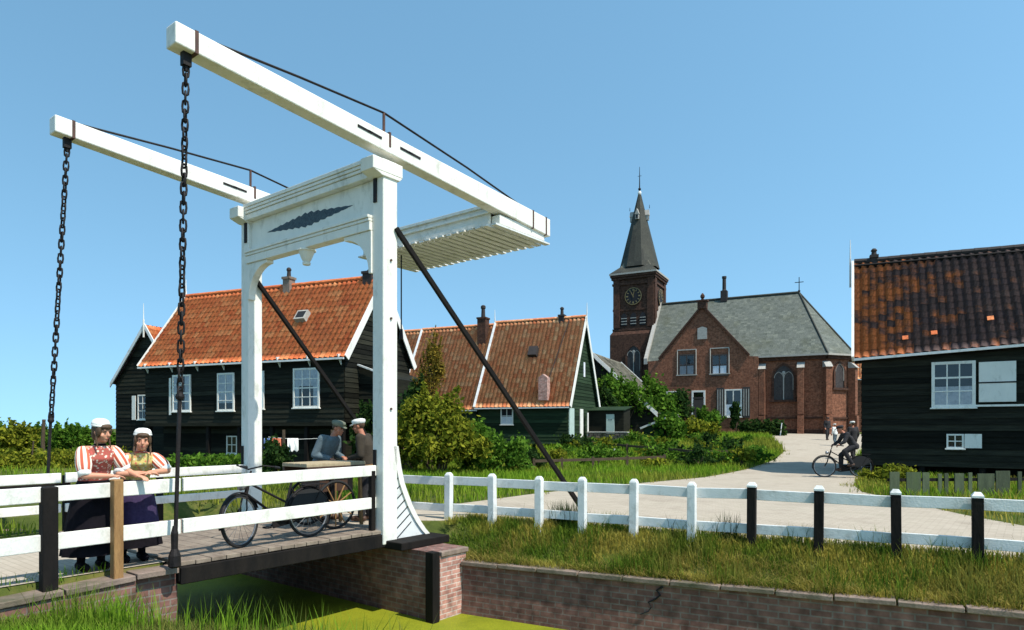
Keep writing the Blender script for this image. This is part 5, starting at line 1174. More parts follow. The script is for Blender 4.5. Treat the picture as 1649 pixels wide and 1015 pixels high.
x, y = at(838, 24.8); bush('bush', 'small brownish bush at the right foot of the low green bush', 'bush', (x, y), [(0, 0, .45, .5, .5, .5), (.5, .3, .3, .4, .4, .35)], leaf_d, 1500, .08, 'garden bushes')
# shrubs below the church
for px, Z, parts, mt, n, lab in (
    (1000, 44.5, [(-.6, 0, 2.6, 1.2, 1.2, 1.6), (.6, 0, 2.2, 1.1, 1.1, 1.4)], leaf_g, 3600, 'large round green shrub right of the green gable, under the white barge board'),
    (1052, 45.5, [(0, 0, 2.0, 1.3, 1.2, 1.6), (.9, 0, 1.5, .9, .9, 1.2)], leaf_g, 3200, 'large green shrub in front of the left corner of the parsonage'),
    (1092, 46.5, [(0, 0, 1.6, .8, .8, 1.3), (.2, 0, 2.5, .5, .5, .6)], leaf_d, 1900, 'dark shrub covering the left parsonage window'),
    (1185, 47.2, [(0, 0, 1.0, .30, .30, 1.0), (0, 0, 1.7, .22, .22, .5)], leaf_d, 900, 'thin dark upright shrub below the shuttered parsonage window'),
    (1143, 46.8, [(0, 0, .8, .7, .6, .7), (-.5, 0, 1.2, .4, .4, .6)], leaf_g, 1600, 'small green shrub beside the parsonage door'),
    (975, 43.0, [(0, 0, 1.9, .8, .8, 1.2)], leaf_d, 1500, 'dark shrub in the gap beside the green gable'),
    (1120, 41.0, [(0, 0, .6, .9, .7, .65), (.8, 0, .5, .7, .6, .5)], leaf_y, 1700, 'low yellow-flowered shrub in the garden before the parsonage'),
    (1080, 40.0, [(0, 0, .7, .9, .7, .8)], leaf_g, 1500, 'low green shrub beside the little white-roofed shed')):
    x, y = at(px, Z); bush('shrub', lab, 'shrub', (x, y), parts, mt, n, .13, 'shrubs below the church', 24, .22, 4)
t = thing('hedge', V(*at(1232, 45.6), 1.0), 'low dark clipped hedge in front of the church wall at the bend of the road', 'hedge')
cs = []
for i in range(26):
    px = 1196 + i * 2.5; x, y = at(px, 46.2 - i * .02); cs.append(np.column_stack([RNG.normal(x, .13, 130), RNG.normal(y, .28, 130), zg(x, y) + RNG.uniform(0, .85 + .25 * math.sin(i * .9), 130)]))
leaf_mesh('foliage', np.vstack(cs), .11, leaf_d, t)
# weeds and perennials in the garden, each clump its own plant
for i in range(46):
    px = random.uniform(850, 1235); Z = random.uniform(26, 41); x, y = at(px, Z)
    if inpoly(np.array([x]), np.array([y]), rp2)[0]: continue
    h = random.uniform(.25, .6); bush('garden_plant', None, 'plant', (x, y), [(0, 0, h * .6, .35 + h * .5, .35 + h * .4, h * .7)], random.choice([leaf_g, leaf_y, leaf_g, leaf_d]), random.randint(240, 480), .075, 'leafy plants scattered through the grassy garden', 9, .28, 2)['label'] = 'leafy weed clump in the sunny garden between the bushes and the road bend'
# hedge under the big house, far-left bushes
t = thing('hedge', V(*at(330, 22.5), 0), 'low bright green hedge in front of the black stilt house', 'hedge')
cs = []
for i in range(60):
    px = 275 + i * 2.6; x, y = at(px, 22.0 + .012 * i); hh = .62 + .10 * math.sin(i * .7) + random.uniform(-.06, .06); cs.append(np.column_stack([RNG.normal(x, .09, 120), RNG.normal(y, .30, 120), RNG.uniform(.0, hh, 120)]))
leaf_mesh('foliage', np.vstack(cs), .07, leaf_g, t)
x, y = at(442, 21.5); bush('bush', 'small dark bush under the laundry right of the rear bridge post', 'bush', (x, y), [(0, 0, .5, .45, .5, .6)], leaf_d, 1500, .07, 'garden bushes')
for px, Z, w_3, h_, mt, lab in ((14, 36, 1.5, 1.75, leaf_y, 'yellow-green bush at the left edge of the photo'), (48, 38, .8, 1.5, leaf_g, 'lower green bush right of the leftmost bush'), (70, 42, 1.2, 1.6, leaf_g, 'green bush behind the far wooden pole'), (108, 40, 1.1, 1.65, leaf_g, 'green bush right of the far hanging chain'), (140, 44, 1.4, 1.6, leaf_g, 'wide green bush left of the first woman'), (166, 41, .9, 1.45, leaf_g, 'small green bush behind the first woman'), (-20, 38, 1.5, 1.8, leaf_g, 'green bush cut by the left frame edge')):
    x, y = at(px, Z); ps = [(random.uniform(-.4, .4) * w_3, random.uniform(-.3, .3), h_ * random.uniform(.35, .6), w_3 * .55, w_3 * .5, h_ * random.uniform(.4, .5)) for _ in range(3)] + [(random.uniform(-.8, .8) * w_3, 0, h_ * .7, w_3 * .16, w_3 * .16, h_ * .4) for _ in range(4)]
    bush('bush', lab, 'bush', (x, y), ps, mt, 2600, .11, 'bushes on the far left field', 20, .2, 4)
t = thing('hedge', V(*at(60, 27), 0), 'low yellow-green hedge across the field at far left', 'hedge')
cs = []
for i in range(70):
    px = -60 + i * 4.2; x, y = at(px, 26.5 + .03 * i); hh = .55 + .18 * math.sin(i * .55) + random.uniform(-.1, .1); cs.append(np.column_stack([RNG.normal(x, .10, 110), RNG.normal(y, .5, 110), RNG.uniform(.0, max(.2, hh), 110)]))
leaf_mesh('foliage', np.vstack(cs), .085, leaf_y, t)
for px, Z, y0, r_, lab in ((70, 30, 677, .085, 'thick dark wooden pole standing in the field at far left'), (53, 27, 712, .03, 'thin pale stake in the field left of the thick pole'), (125, 29, 722, .03, 'thin pale stake in the field beside the first woman')):
    x, y = at(px, Z); zt = EYE - (y0 - HZY) * Z / FPX; t = thing('pole', V(x, y, 0), lab, 'pole'); mb = MB(); mb.tube([V(x, y, -.2), V(x - .03, y, zt * .5), V(x + .02, y, zt)], [r_, r_ * .95, r_ * .8], 8); mb.build('shaft', bark, t)
    mb = MB(); mb.cyl(V(x + .02, y, zt - .03), V(x + .02, y, zt + .04), r_ * .95, r_ * .7, 8); mb.build('top', bark, t)

# ------------------------------------------------------------------ grass
def grass(name, pts, h, wd, mat, lean=.45, parent=None, seedh=None):
    n = len(pts); pts = np.asarray(pts); hh = h * RNG.uniform(.55, 1.35, n) if np.isscalar(h) else h
    ang = RNG.uniform(0, 2 * np.pi, n); la = RNG.uniform(.05, lean, n) * hh; d = np.column_stack([np.cos(ang), np.sin(ang), np.zeros(n)]); a2 = ang + RNG.uniform(1, 2.1, n); s = np.column_stack([np.cos(a2), np.sin(a2), np.zeros(n)]) * (wd * RNG.uniform(.6, 1.3, n))[:, None] / 2
    z = zf(pts[:, 0], pts[:, 1]); b = np.column_stack([pts[:, 0], pts[:, 1], z - .02]); up = np.array([0, 0, 1.])
    m = b + d * (la * .35)[:, None] + up * (hh * .62)[:, None]; tp = b + d * la[:, None] + up * hh[:, None]
    v = np.stack([b - s, b + s, m + s * .75, m - s * .75, tp], 1).reshape(-1, 3)
    i0 = np.arange(n) * 5; q = np.column_stack([i0, i0 + 1, i0 + 2, i0 + 3]); tr = np.column_stack([i0 + 3, i0 + 2, i0 + 4])
    loops = np.concatenate([q.ravel(), tr.ravel()]); st = np.concatenate([np.arange(n) * 4, 4 * n + np.arange(n) * 3])
    o = np_obj(name, v, loops, st, mat, parent); tag(o, kind='stuff'); return o
def scatter(n, xs, ys, fil, clump=None, cs=.3):
    x = RNG.uniform(*xs, n); y = RNG.uniform(*ys, n)
    if clump: cx, cy = RNG.uniform(*xs, clump), RNG.uniform(*ys, clump); i = RNG.integers(0, clump, n); x = cx[i] + RNG.normal(0, cs, n); y = cy[i] + RNG.normal(0, cs, n)
    k = fil(x, y); return np.column_stack([x[k], y[k]])
def wq(x, y): qx, qy = x - WA.x, y - WA.y; return qx * WD.x + qy * WD.y, qx * WN.x + qy * WN.y
def bts_(x, y): qx, qy = x - R0.x, y - R0.y; return qx * D1.x + qy * D1.y, qx * D2.x + qy * D2.y
def not_canal(x, y): return ~inpoly(x, y, canal2)
def not_road(x, y): return ~inpoly(x, y, rp2)
def vfil(x, y): a, q = wq(x, y); return (q > .04) & (q < 1.9) & (a > -.75) & (a < 11) & not_road(x, y) & (bts_(x, y)[0] > .98) & not_canal(x, y)
o = grass('verge_grass', scatter(260000, (-2, 9), (4, 13), vfil), .13, .012, grass_v, 1.1); tag(o, 'short yellowing grass between quay wall and white fence', 'grass')
o = grass('verge_tall_grass', scatter(40000, (-2, 9), (4, 13), vfil, 260, .15), .27, .010, grass_t, .8); tag(o, 'tall tufts of grass along the white fence foot', 'grass')
straw = leafmat('dry_straw', [(.30, .23, .06), (.42, .34, .10), (.22, .19, .04), (.16, .17, .03)])
o = grass('wall_edge_straw', scatter(230000, (-2, 9), (4, 13), lambda x, y: (lambda a, q: (q > .03) & (q < .34 + .3 * np.sin(a * 2.1 + 1.7 * np.sin(a * .9))) & (a > -.1) & (a < 11))(*wq(x, y)) & not_canal(x, y)), .15, .009, straw, 2.2); tag(o, 'dry straw-coloured grass spilling over the quay coping', 'grass')
def ffil(x, y): qx, qy = x - FA.x, y - FA.y; a = qx * FD.x + qy * FD.y; q = qx * FN.x + qy * FN.y; return (q > .05) & (q < .45) & (a > -.5) & (a < 10)
o = grass('roadside_weeds', scatter(16000, (-2, 9), (5, 13), ffil, 30, .12), .36, .010, leaf_d, .5); tag(o, 'dark weeds growing through the fence on the road side', 'grass')
def bfil(x, y): t_, s = bts_(x, y); return (s < -.12 - .012 * np.clip(-t_ - 3.15, 0, 99) ** 1.2) & (t_ < -.6) & not_canal(x, y) & (y > 2.2)
o = grass('bank_grass', scatter(120000, (-7, 0), (2.2, 8.2), bfil), .18, .013, grass_b, .7); tag(o, 'bright green grass on the low bank below the brick abutment', 'grass')
o = grass('bank_reeds', scatter(5600, (-5, -1), (4.5, 8.2), lambda x, y: bfil(x, y) & (dist_poly(x, y, bank_edge) < 1.5), 70, .16), .40, .010, grass_b, .5); tag(o, 'taller grass stalks at the water edge of the bank', 'grass')
o = grass('path_edge_grass', scatter(16000, (-9, -3), (3, 9), lambda x, y: (lambda t_, s: (s > .14 - .012 * np.clip(-t_ - 3.15, 0, 99) ** 1.2) & (s < .36 - .012 * np.clip(-t_ - 3.15, 0, 99) ** 1.2) & (t_ < -3.75))(*bts_(x, y))), .12, .010, grass_b, .8); tag(o, 'grass tufts on the path edge by the dark railing post', 'grass')
def lfil(x, y): t_, s = bts_(x, y); return (((s > 3.9) & (t_ < -3.3)) | ((s > 4.0) & (t_ > .3))) & not_canal(x, y) & not_road(x, y) & (x < 1.5)
o = grass('meadow_grass', scatter(36000, (-22, 1.5), (9.5, 22.5), lfil), .20, .020, grass_f, .7); tag(o, 'meadow grass behind the bridge railings', 'grass')
o = grass('far_meadow_grass', scatter(16000, (-40, 0), (22, 42), lambda x, y: (y > 0) & ~((x > -17) & (x < -4) & (y > 24.5))), .24, .035, grass_f, .7); tag(o, 'meadow grass around and left of the black houses', 'grass')
gfil = lambda x, y: not_road(x, y) & (x > -4 + (y - 14) * .02) & (x < 20 - (y < 30) * 6) & (y < 48.2 - (x - 11) * .45)
o = grass('garden_grass', scatter(46000, (-4, 20), (14, 30), gfil), .24, .024, grass_f, .7); tag(o, 'rough sunny grass in the garden along the road bend', 'grass')
o = grass('garden_far_grass', scatter(34000, (-2, 21), (30, 48), gfil), .30, .042, grass_f, .7); tag(o, 'rough sunny grass below the church', 'grass')
def rfil(x, y): return not_road(x, y) & (x > 8.2) & (x < 18) & ((x - E0.x) * v4.x + (y - E0.y) * v4.y < .1)
rpa = np.array(rp2 + rp2[:1])
o = grass('road_edge_grass', scatter(60000, (-6, 20), (8, 46), lambda x, y: ~not_road(x, y) & (dist_poly(x, y, rpa) < .30 * (.5 + .5 * np.sin(x * 3.1 + y * 2.3) + .3 * np.sin(x * 9.7 - y * 7.1))) & (bts_(x, y)[0] > .6)), .12, .018, grass_v, .9); tag(o, 'short grass creeping in along the ragged edges of the road', 'grass')
o = grass('house_verge_grass', scatter(15000, (8, 18), (8, 23.5), rfil), .20, .020, grass_v, .7); tag(o, 'dark grassy verge between road and black right house', 'grass')
x, y = at(1446, 18.6); bush('bush', 'low green weeds at the corner of the black right house', 'bush', (x, y), [(0, 0, .25, .5, .35, .3), (-.4, .4, .2, .3, .3, .22)], leaf_y, 900, .06, 'garden bushes', 12, .25, 2)

# ------------------------------------------------------------------ people
def remesh(name, mb, mat, parent, vox, smooth=4, fac=.5):
    """union a set of overlapping forms into one continuous smooth skin"""
    o = mb.build('tmp', None, None, uv=False, origin=(0, 0, 0))
    m = o.modifiers.new('r', 'REMESH'); m.mode = 'VOXEL'; m.voxel_size = vox
    if smooth: s = o.modifiers.new('s', 'SMOOTH'); s.iterations = smooth; s.factor = fac
    dg = bpy.context.evaluated_depsgraph_get(); me = bpy.data.meshes.new_from_object(o.evaluated_get(dg)); bpy.data.objects.remove(o)
    org = wloc(parent); me.transform(Matrix.Translation(-org)); me.name = name
    me.materials.clear(); me.materials.append(mat); me.polygons.foreach_set('use_smooth', [True] * len(me.polygons))
    ob = bpy.data.objects.new(name, me); COL.objects.link(ob); ob.parent = parent; ob.location = (0, 0, 0); return ob
def capsule(mb, p0, p1, r0, r1, n=12):
    mb.cyl(p0, p1, r0, r1, n); mb.ball(p0, r0, n=n, m=8); mb.ball(p1, r1, n=n, m=8)
def limb(mb, pts, rs, n=12):
    for i in range(len(pts) - 1): capsule(mb, pts[i], pts[i + 1], rs[i], rs[i + 1], n)
def loft(mb, secs, n=24, caps=True, a0=0, a1=2 * math.pi):
    """secs: (centre, x axis, y axis) world vectors scaled by radii"""
    vs = []; full = abs(a1 - a0 - 2 * math.pi) < 1e-6; k = n if full else n + 1
    for c, ax, ay in secs:
        for i in range(k): q = a0 + (a1 - a0) * i / n; vs.append(c + ax * math.cos(q) + ay * math.sin(q))
    m = len(secs); fs = []
    for i in range(m - 1):
        for j in range(n): j2 = (j + 1) % k; fs.append([i * k + j, i * k + j2, (i + 1) * k + j2, (i + 1) * k + j])
    if caps and full: fs += [list(range(k))[::-1], list(range((m - 1) * k, m * k))]
    return mb.add(vs, fs)
def striped_sleeve(name, pts, rs, parent, mat, reps=7, n=48):
    mb = MB(); mb.tube(pts, rs, n)
    for i in range(len(pts)):                      # gathers
        for k in range(n): v_ = mb.v[i * n + k]; mb.v[i * n + k] = pts[i] + (v_ - pts[i]) * (1 + .055 * math.sin(k * 2 * math.pi * 14 / n))
    o = mb.build(name, mat, parent, smooth=True, fixn=True); me = o.data; ul = me.uv_layers[0]; m = len(pts)
    for p in me.polygons:
        ks = [me.loops[l].vertex_index % n for l in p.loop_indices]; wrap = 0 in ks and n - 1 in ks
        for l in p.loop_indices: k = me.loops[l].vertex_index % n; k = n if (wrap and k == 0) else k; ul.data[l].uv = (k / n * reps, 0)
    return o
def hand(mb, T, wrist, direc, palm_n, side, sc=1.0, curl=.5, rf=.0085):
    """palm + four bent fingers of unequal length + thumb from the palm's side; side=+1: thumb towards +(dir x n)"""
    d = direc.normalized(); nn = (palm_n - d * palm_n.dot(d)).normalized(); s = d.cross(nn) * side
    c = wrist + d * .045 * sc
    Tm = Matrix((s, d, nn)).transposed(); mb.ball(c, .040 * sc, .052 * sc, .017 * sc, 12, 8, T=Tm)
    for i, (off, ln) in enumerate(((.029, .072), (.010, .080), (-.010, .074), (-.028, .058))):
        b = wrist + d * .082 * sc + s * off * sc; q = curl * (1 + .15 * i)
        p1 = b + (d * math.cos(q * .5) - nn * math.sin(q * .5)) * ln * .42 * sc; p2 = p1 + (d * math.cos(q * 1.4) - nn * math.sin(q * 1.4)) * ln * .33 * sc; p3 = p2 + (d * math.cos(q * 2.2) - nn * math.sin(q * 2.2)) * ln * .27 * sc
        limb(mb, [b - d * .03 * sc, b, p1, p2, p3], [rf * 1.15, rf * 1.1, rf, rf * .92, rf * .8], 8)
    b = wrist + d * .022 * sc + s * .030 * sc; p1 = b + (d * .6 + s * .75 - nn * .2).normalized() * .036 * sc; p2 = p1 + (d * .9 + s * .25 - nn * .35).normalized() * .030 * sc
    limb(mb, [wrist + d * .015 * sc + s * .01 * sc, b, p1, p2], [rf * 1.5, rf * 1.4, rf * 1.15, rf * .9], 8)
def head(mb, c, hf, hu, s=1.0, female=False):
    hf = (hf - hu * hf.dot(hu)).normalized(); hx = hf.cross(hu); Tm = Matrix((hx, hf, hu)).transposed()
    def L(x, y, z): return c + hx * x * s + hf * y * s + hu * z * s
    mb.ball(L(0, -.008, .028), .074 * s, .092 * s, .086 * s, 16, 12, T=Tm); mb.ball(L(0, .018, -.035), .060 * s, .070 * s, .078 * s, 14, 10, T=Tm)
    mb.ball(L(0, .060, -.088), .026 * s, .024 * s, .022 * s, 10, 6, T=Tm)                         # chin
    capsule(mb, L(0, .086, .012), L(0, .104, -.026), .009 * s, .014 * s, 8)                       # nose
    for q in (-1, 1):
        mb.ball(L(q * .075, -.006, .0), .011 * s, .022 * s, .031 * s, 8, 6, T=Tm); mb.ball(L(q * .040, .058, -.030), .026 * s, .020 * s, .024 * s, 8, 6, T=Tm)   # ears, cheeks
        mb.ball(L(q * .030, .078, .034), .024 * s, .012 * s, .009 * s, 8, 6, T=Tm)                # brow
    mb.ball(L(0, .083, -.056), .022 * s, .010 * s, .006 * s, 8, 6, T=Tm); mb.ball(L(0, .081, -.067), .019 * s, .010 * s, .006 * s, 8, 6, T=Tm)
    return L, Tm
def person(label, foot, face, sc, J, outfit, vox=.010, look=None, group=None, skinm=skin, headtilt=None):
    f = V(face[0], face[1], 0).normalized(); x = V(f.y, -f.x, 0); root = Vector(foot)
    def T(p): return root + (x * p[0] + f * p[1] + UP * p[2]) * sc
    t = thing('person', root, label, 'person', group); g = {k: T(v) for k, v in J.items()}
    up = (g['neck'] - g['chest']).normalized(); tilt = headtilt if headtilt is not None else V(0, 0, 1); hu = (UP * .75 + up * .25).normalized()
    hf = V(*look).normalized() if look else f
    hu = (hu - hf * hu.dot(hf)).normalized()
    mb = MB(); sh = (g['sr'] - g['sl']).normalized(); fx = lambda a: x * a * sc; ff = lambda a: f * a * sc
    loft(mb, [(g['hip'] - UP * .10 * sc, fx(.13), ff(.10)), (g['hip'], fx(.155), ff(.115)), ((g['hip'] + g['chest']) / 2, fx(.125), ff(.095)), (g['chest'], sh * .155 * sc, ff(.11)), (g['chest'].lerp(g['neck'], .55), sh * .15 * sc, ff(.085)), (g['neck'] - up * .01, sh * .07 * sc, ff(.06))], 18)
    limb(mb, [g['neck'] - up * .05 * sc, g['head'] - hu * .03 * sc - hf * .01], [.058 * sc, .050 * sc])
    L, Tm = head(mb, g['head'], hf, hu, sc)
    for s_ in 'rl':
        limb(mb, [g['chest'].lerp(g['neck'], .5), g['s' + s_], g['e' + s_], g['w' + s_]], [.07 * sc, .054 * sc, .040 * sc, .027 * sc])
        limb(mb, [g['hip'] + fx(.085 if s_ == 'r' else -.085), g['k' + s_], g['a' + s_]], [.082 * sc, .055 * sc, .036 * sc])
        fd_ = g.get('t' + s_); fd_ = (fd_ - g['a' + s_]) if fd_ is not None else f * .16 * sc - UP * .05 * sc
        limb(mb, [g['a' + s_] - UP * .035 * sc, g['a' + s_] + fd_], [.038 * sc, .030 * sc])
        hd = g.get('h' + s_); hd = (hd - g['w' + s_]) if hd is not None else (g['w' + s_] - g['e' + s_])
        hn = outfit.get('palm_' + s_, UP); hand(mb, T, g['w' + s_], hd, Vector(hn), 1 if s_ == 'r' else -1, sc, outfit.get('curl', .5), max(.0085 * sc, vox * .95))
    remesh('body', mb, skinm, t, vox, 3)
    mb = MB()
    for q in (-1, 1): mb.ball(L(q * .030, .085, .016), .011 * sc, .007 * sc, .006 * sc, 8, 6, T=Tm)
    mb.build('eyes', darkin, t, smooth=True)
    mb = MB(); mb.ball(L(0, .0935, -.061), .019 * sc, .003, .006 * sc, 8, 6, T=Tm); mb.build('mouth', lips, t, smooth=True)
    return t, g, T, L, Tm, x, f, sc, sh, up, hf, hu

def marken_woman(label, foot, face, sc, J, top, skirtm, look, apronm=None, hairm=hairb, group='women leaning on the railing'):
    t, g, T, L, Tm, x, f, sc, sh, up, hf, hu = person(label, foot, face, sc, J, dict(curl=.35, palm_r=UP, palm_l=UP), .0085, look, group)
    fx = lambda a: x * a * sc; ff = lambda a: f * a * sc
    waist = g['hip'].lerp(g['chest'], .35)
    mb = MB(); loft(mb, [(waist - UP * .04, fx(.155), ff(.125)), (g['hip'].lerp(g['chest'], .6), fx(.165), ff(.13)), (g['chest'] + f * .02, sh * .165 * sc, ff(.135)), (g['chest'].lerp(g['neck'], .5), sh * .16 * sc, ff(.108)), (g['chest'].lerp(g['neck'], .8), sh * .12 * sc, ff(.085)), (g['neck'] - up * .015, sh * .075 * sc, ff(.07))], 24)
    remesh('bodice', mb, top, t, .012, 3)
    for s_ in 'rl':
        a, b = g['s' + s_], g['e' + s_]; d = b - a
        striped_sleeve('sleeve', [a - d * .12, a + d * .05, a + d * .3, a + d * .6, a + d * .80, a + d * .88], [.045 * sc, .066 * sc, .076 * sc, .078 * sc, .068 * sc, .054 * sc], t, stripes)
        mb = MB(); mb.tube([a + d * .80, a + d * .84, a + d * .97, a + d * 1.02], [.054 * sc, .066 * sc, .064 * sc, .050 * sc], 18); mb.build('cuff', lace, t, smooth=True)
    secs = []; h0 = waist.z - .0; foot0 = Vector(foot); rng = random.Random(3)
    n = 48; vs = []; levels = [(0, .145, .12), (.12, .19, .16), (.3, .22, .20), (.55, .255, .235), (.8, .285, .265), (1.0, .31, .285)]
    for k, (q, rx, ry) in enumerate(levels):
        z = h0 + (foot0.z + .20 * sc - h0) * q; c = V(waist.x, waist.y, 0).lerp(V(foot0.x, foot0.y, 0), min(1, q * 1.3)); c = V(c.x, c.y, z)
        for i in range(n): a_ = 2 * math.pi * i / n; fold = 1 + .045 * q * math.sin(a_ * 12 + .8 * math.sin(a_ * 3)); vs.append(c + x * (rx * fold * sc * math.cos(a_)) + f * (ry * fold * sc * math.sin(a_)))
    m = len(levels); fs = [[i * n + j, i * n + (j + 1) % n, (i + 1) * n + (j + 1) % n, (i + 1) * n + j] for i in range(m - 1) for j in range(n)]
    mesh_obj('skirt', vs, fs, skirtm, t, smooth=True)
    if apronm:
        js = [j for j in range(n + 1) if True]; vs2 = []; sel = [int(n * (.25 + .17 * (2 * u - 1))) for u in np.linspace(0, 1, 15)]; cz = [sum((vs[k * n + i] for i in range(n)), V(0, 0, 0)) / n for k in range(m)]
        for k in range(m - 1):
            for j in sel: p = vs[k * n + j]; vs2.append(cz[k] + (p - cz[k]) * 1.035)
        w_5 = len(sel); fs2 = [[i * w_5 + j, i * w_5 + j + 1, (i + 1) * w_5 + j + 1, (i + 1) * w_5 + j] for i in range(m - 2) for j in range(w_5 - 1)]
        mesh_obj('apron', vs2, fs2, apronm, t, smooth=True)
    mb = MB()
    for s_ in 'rl': limb(mb, [g['k' + s_], g['a' + s_]], [.06 * sc, .042 * sc], 10)
    mb.build('stocking', skirt, t, smooth=True)
    mb = MB()
    for s_ in 'rl': a = g['a' + s_] - UP * .035 * sc; limb(mb, [a - f * .03, a + f * .12 * sc - UP * .012, a + f * .19 * sc], [.052 * sc, .050 * sc, .03 * sc], 10)
    mb.build('clog', skirt, t, smooth=True)
    mb = MB(); mb.ball(L(0, -.022, .035), .088 * sc, .092 * sc, .092 * sc, 18, 12, T=Tm); mb.ball(L(0, -.055, -.03), .070 * sc, .055 * sc, .085 * sc, 14, 8, T=Tm)
    mb.ball(L(0, .060, .066), .070 * sc, .044 * sc, .034 * sc, 14, 8, T=Tm)
    for q in (-1, 1): mb.ball(L(q * .070, .028, .01), .024 * sc, .035 * sc, .06 * sc, 10, 8, T=Tm); mb.tube([L(q * .075, .01, -.03), L(q * .085, .03, -.10), L(q * .080, .06, -.17)], [.016, .014, .008], 8)
    remesh('hair', mb, hairm, t, .009, 2)
    mb = MB(); prof = [(.088, .070), (.094, .080), (.090, .105), (.076, .130), (.045, .146), (.002, .150)]
    mb.lathe([(r_ * sc, z_ * sc) for r_, z_ in prof], L(0, -.025, .0), 22, T=Tm)
    mb.lathe([(.090 * sc, .062 * sc), (.098 * sc, .068 * sc), (.096 * sc, .080 * sc), (.090 * sc, .084 * sc)], L(0, -.022, .0), 22, T=Tm, caps=False); mb.build('cap', lace, t, smooth=True)
    mb = MB(); mb.tube([g['neck'] + x * .055 * math.cos(a_) + f * (.05 * math.sin(a_) + .01) - up * .0 for a_ in np.linspace(0, 2 * math.pi, 14)[:-1]], .012, 6, closed=True); mb.build('necklace', floral_red if top is not floral_red else skirt, t, smooth=True)
    return t
J1 = dict(hip=(0, -.03, .94), chest=(0, .13, 1.27), neck=(0, .20, 1.435), head=(0, .255, 1.575), sr=(.155, .16, 1.37), sl=(-.155, .16, 1.37), er=(.175, .27, 1.10), wr=(-.06, .33, 1.085), hr=(-.16, .34, 1.08), el=(-.27, .20, 1.14), wl=(-.33, .36, 1.075), hl=(-.36, .44, 1.06),
          kr=(.09, .0, .50), ar=(.10, -.05, .10), kl=(-.09, .0, .50), al=(-.10, -.03, .10))
W1 = marken_woman('woman in red floral bodice and striped puffed sleeves in profile, left of the brown post', B(-3.88, .37, .0), -D2, .99, J1, floral_red, skirt, (.93, -.25, -.16))
J2 = dict(hip=(0, -.02, .93), chest=(0, .19, 1.18), neck=(0, .29, 1.325), head=(0, .36, 1.455), sr=(.155, .23, 1.26), sl=(-.155, .23, 1.26), er=(.25, .40, 1.09), wr=(.02, .50, 1.085), hr=(-.08, .50, 1.085), el=(-.26, .38, 1.10), wl=(-.02, .52, 1.09), hl=(.09, .53, 1.085),
          kr=(.09, .02, .50), ar=(.10, -.05, .10), kl=(-.09, .0, .50), al=(-.10, -.03, .10))
W2 = marken_woman('smiling woman in yellow floral bodice and purple apron, arms folded on the rail', B(-3.38, .53, .0), (.70, -.71), 1.0, J2, floral_yel, skirt, (.50, -.85, -.05), apron)

def man(label, foot, face, sc, J, jm, tm, capm, look, peak=True, group='men talking on the bridge', vox=.011, shoes=leather, visor_r=.10, skinm=skin2, palms=None):
    o = dict(curl=.7, palm_r=UP, palm_l=UP); o.update(palms or {})
    t, g, T, L, Tm, x, f, sc, sh, up, hf, hu = person(label, foot, face, sc, J, o, vox, look, group, skinm)
    fx = lambda a: x * a * sc; ff = lambda a: f * a * sc
    mb = MB(); loft(mb, [(g['hip'] - UP * .08 * sc, fx(.185), ff(.145)), (g['hip'] + UP * .02, fx(.185), ff(.145)), ((g['hip'] + g['chest']) / 2, fx(.175), ff(.14)), (g['chest'], sh * .205 * sc, ff(.15)), (g['chest'].lerp(g['neck'], .55), sh * .195 * sc, ff(.12)), (g['chest'].lerp(g['neck'], .95), sh * .085 * sc, ff(.08))], 22)
    for s_ in 'rl': limb(mb, [g['chest'].lerp(g['neck'], .45), g['s' + s_], g['e' + s_], g['e' + s_].lerp(g['w' + s_], .93)], [.09 * sc, .078 * sc, .062 * sc, .046 * sc])
    remesh('jacket', mb, jm, t, max(.013, vox), 3)
    mb = MB()
    for s_ in 'rl': limb(mb, [g['hip'] + fx(.085 if s_ == 'r' else -.085), g['k' + s_], g['a' + s_].lerp(g['k' + s_], .08)], [.108 * sc, .082 * sc, .066 * sc])
    mb.ball(g['hip'], .165 * sc, .13 * sc, .12 * sc); remesh('trousers', mb, tm, t, max(.013, vox), 3)
    mb = MB()
    for s_ in 'rl':
        a = g['a' + s_] - UP * .035 * sc; e_ = g.get('t' + s_); e_ = e_ if e_ is not None else a + f * .17 * sc; limb(mb, [a - (e_ - a).normalized() * .04, a.lerp(e_, .6), e_], [.050 * sc, .050 * sc, .036 * sc], 10)
    mb.pieces('shoe', shoes, t, smooth=True)
    mb = MB(); mb.ball(L(0, -.020, .030), .080 * sc, .090 * sc, .080 * sc, 16, 10, T=Tm); mb.build('hair', hairb, t, smooth=True)
    mb = MB(); mb.lathe([(.092 * sc, .045 * sc), (.100 * sc, .06 * sc), (.112 * sc, .085 * sc), (.105 * sc, .115 * sc), (.06 * sc, .132 * sc), (.002, .134 * sc)], L(0, -.010, .0), 20, T=Tm, sx=.92, sy=1.08)
    if peak: mb.prism([L(-.068, .055, .052), L(-.05, .135, .030), L(0, .155, .026), L(.05, .135, .030), L(.068, .055, .052)], hu * .012)
    mb.build('cap', capm, t, smooth=True)
    return t, g, x, f
M1 = B(.14, 1.60, .02)
man('man in blue-grey jacket and felt cap bending over the cart tray', M1, (.93, -.36), 1.03, dict(hip=(0, -.06, .93), chest=(0, .10, 1.25), neck=(0, .20, 1.41), head=(0, .29, 1.53), sr=(.19, .12, 1.36), sl=(-.19, .12, 1.36), er=(.26, .02, 1.10), wr=(.16, .24, 1.04), el=(-.22, .12, 1.08), wl=(-.05, .34, 1.06), kr=(.10, .02, .50), ar=(.11, -.08, .09), kl=(-.10, .05, .50), al=(-.11, .06, .09)), jacketb, trous, capg, (.90, -.35, -.22))
M2 = B(.56, .98, .02)
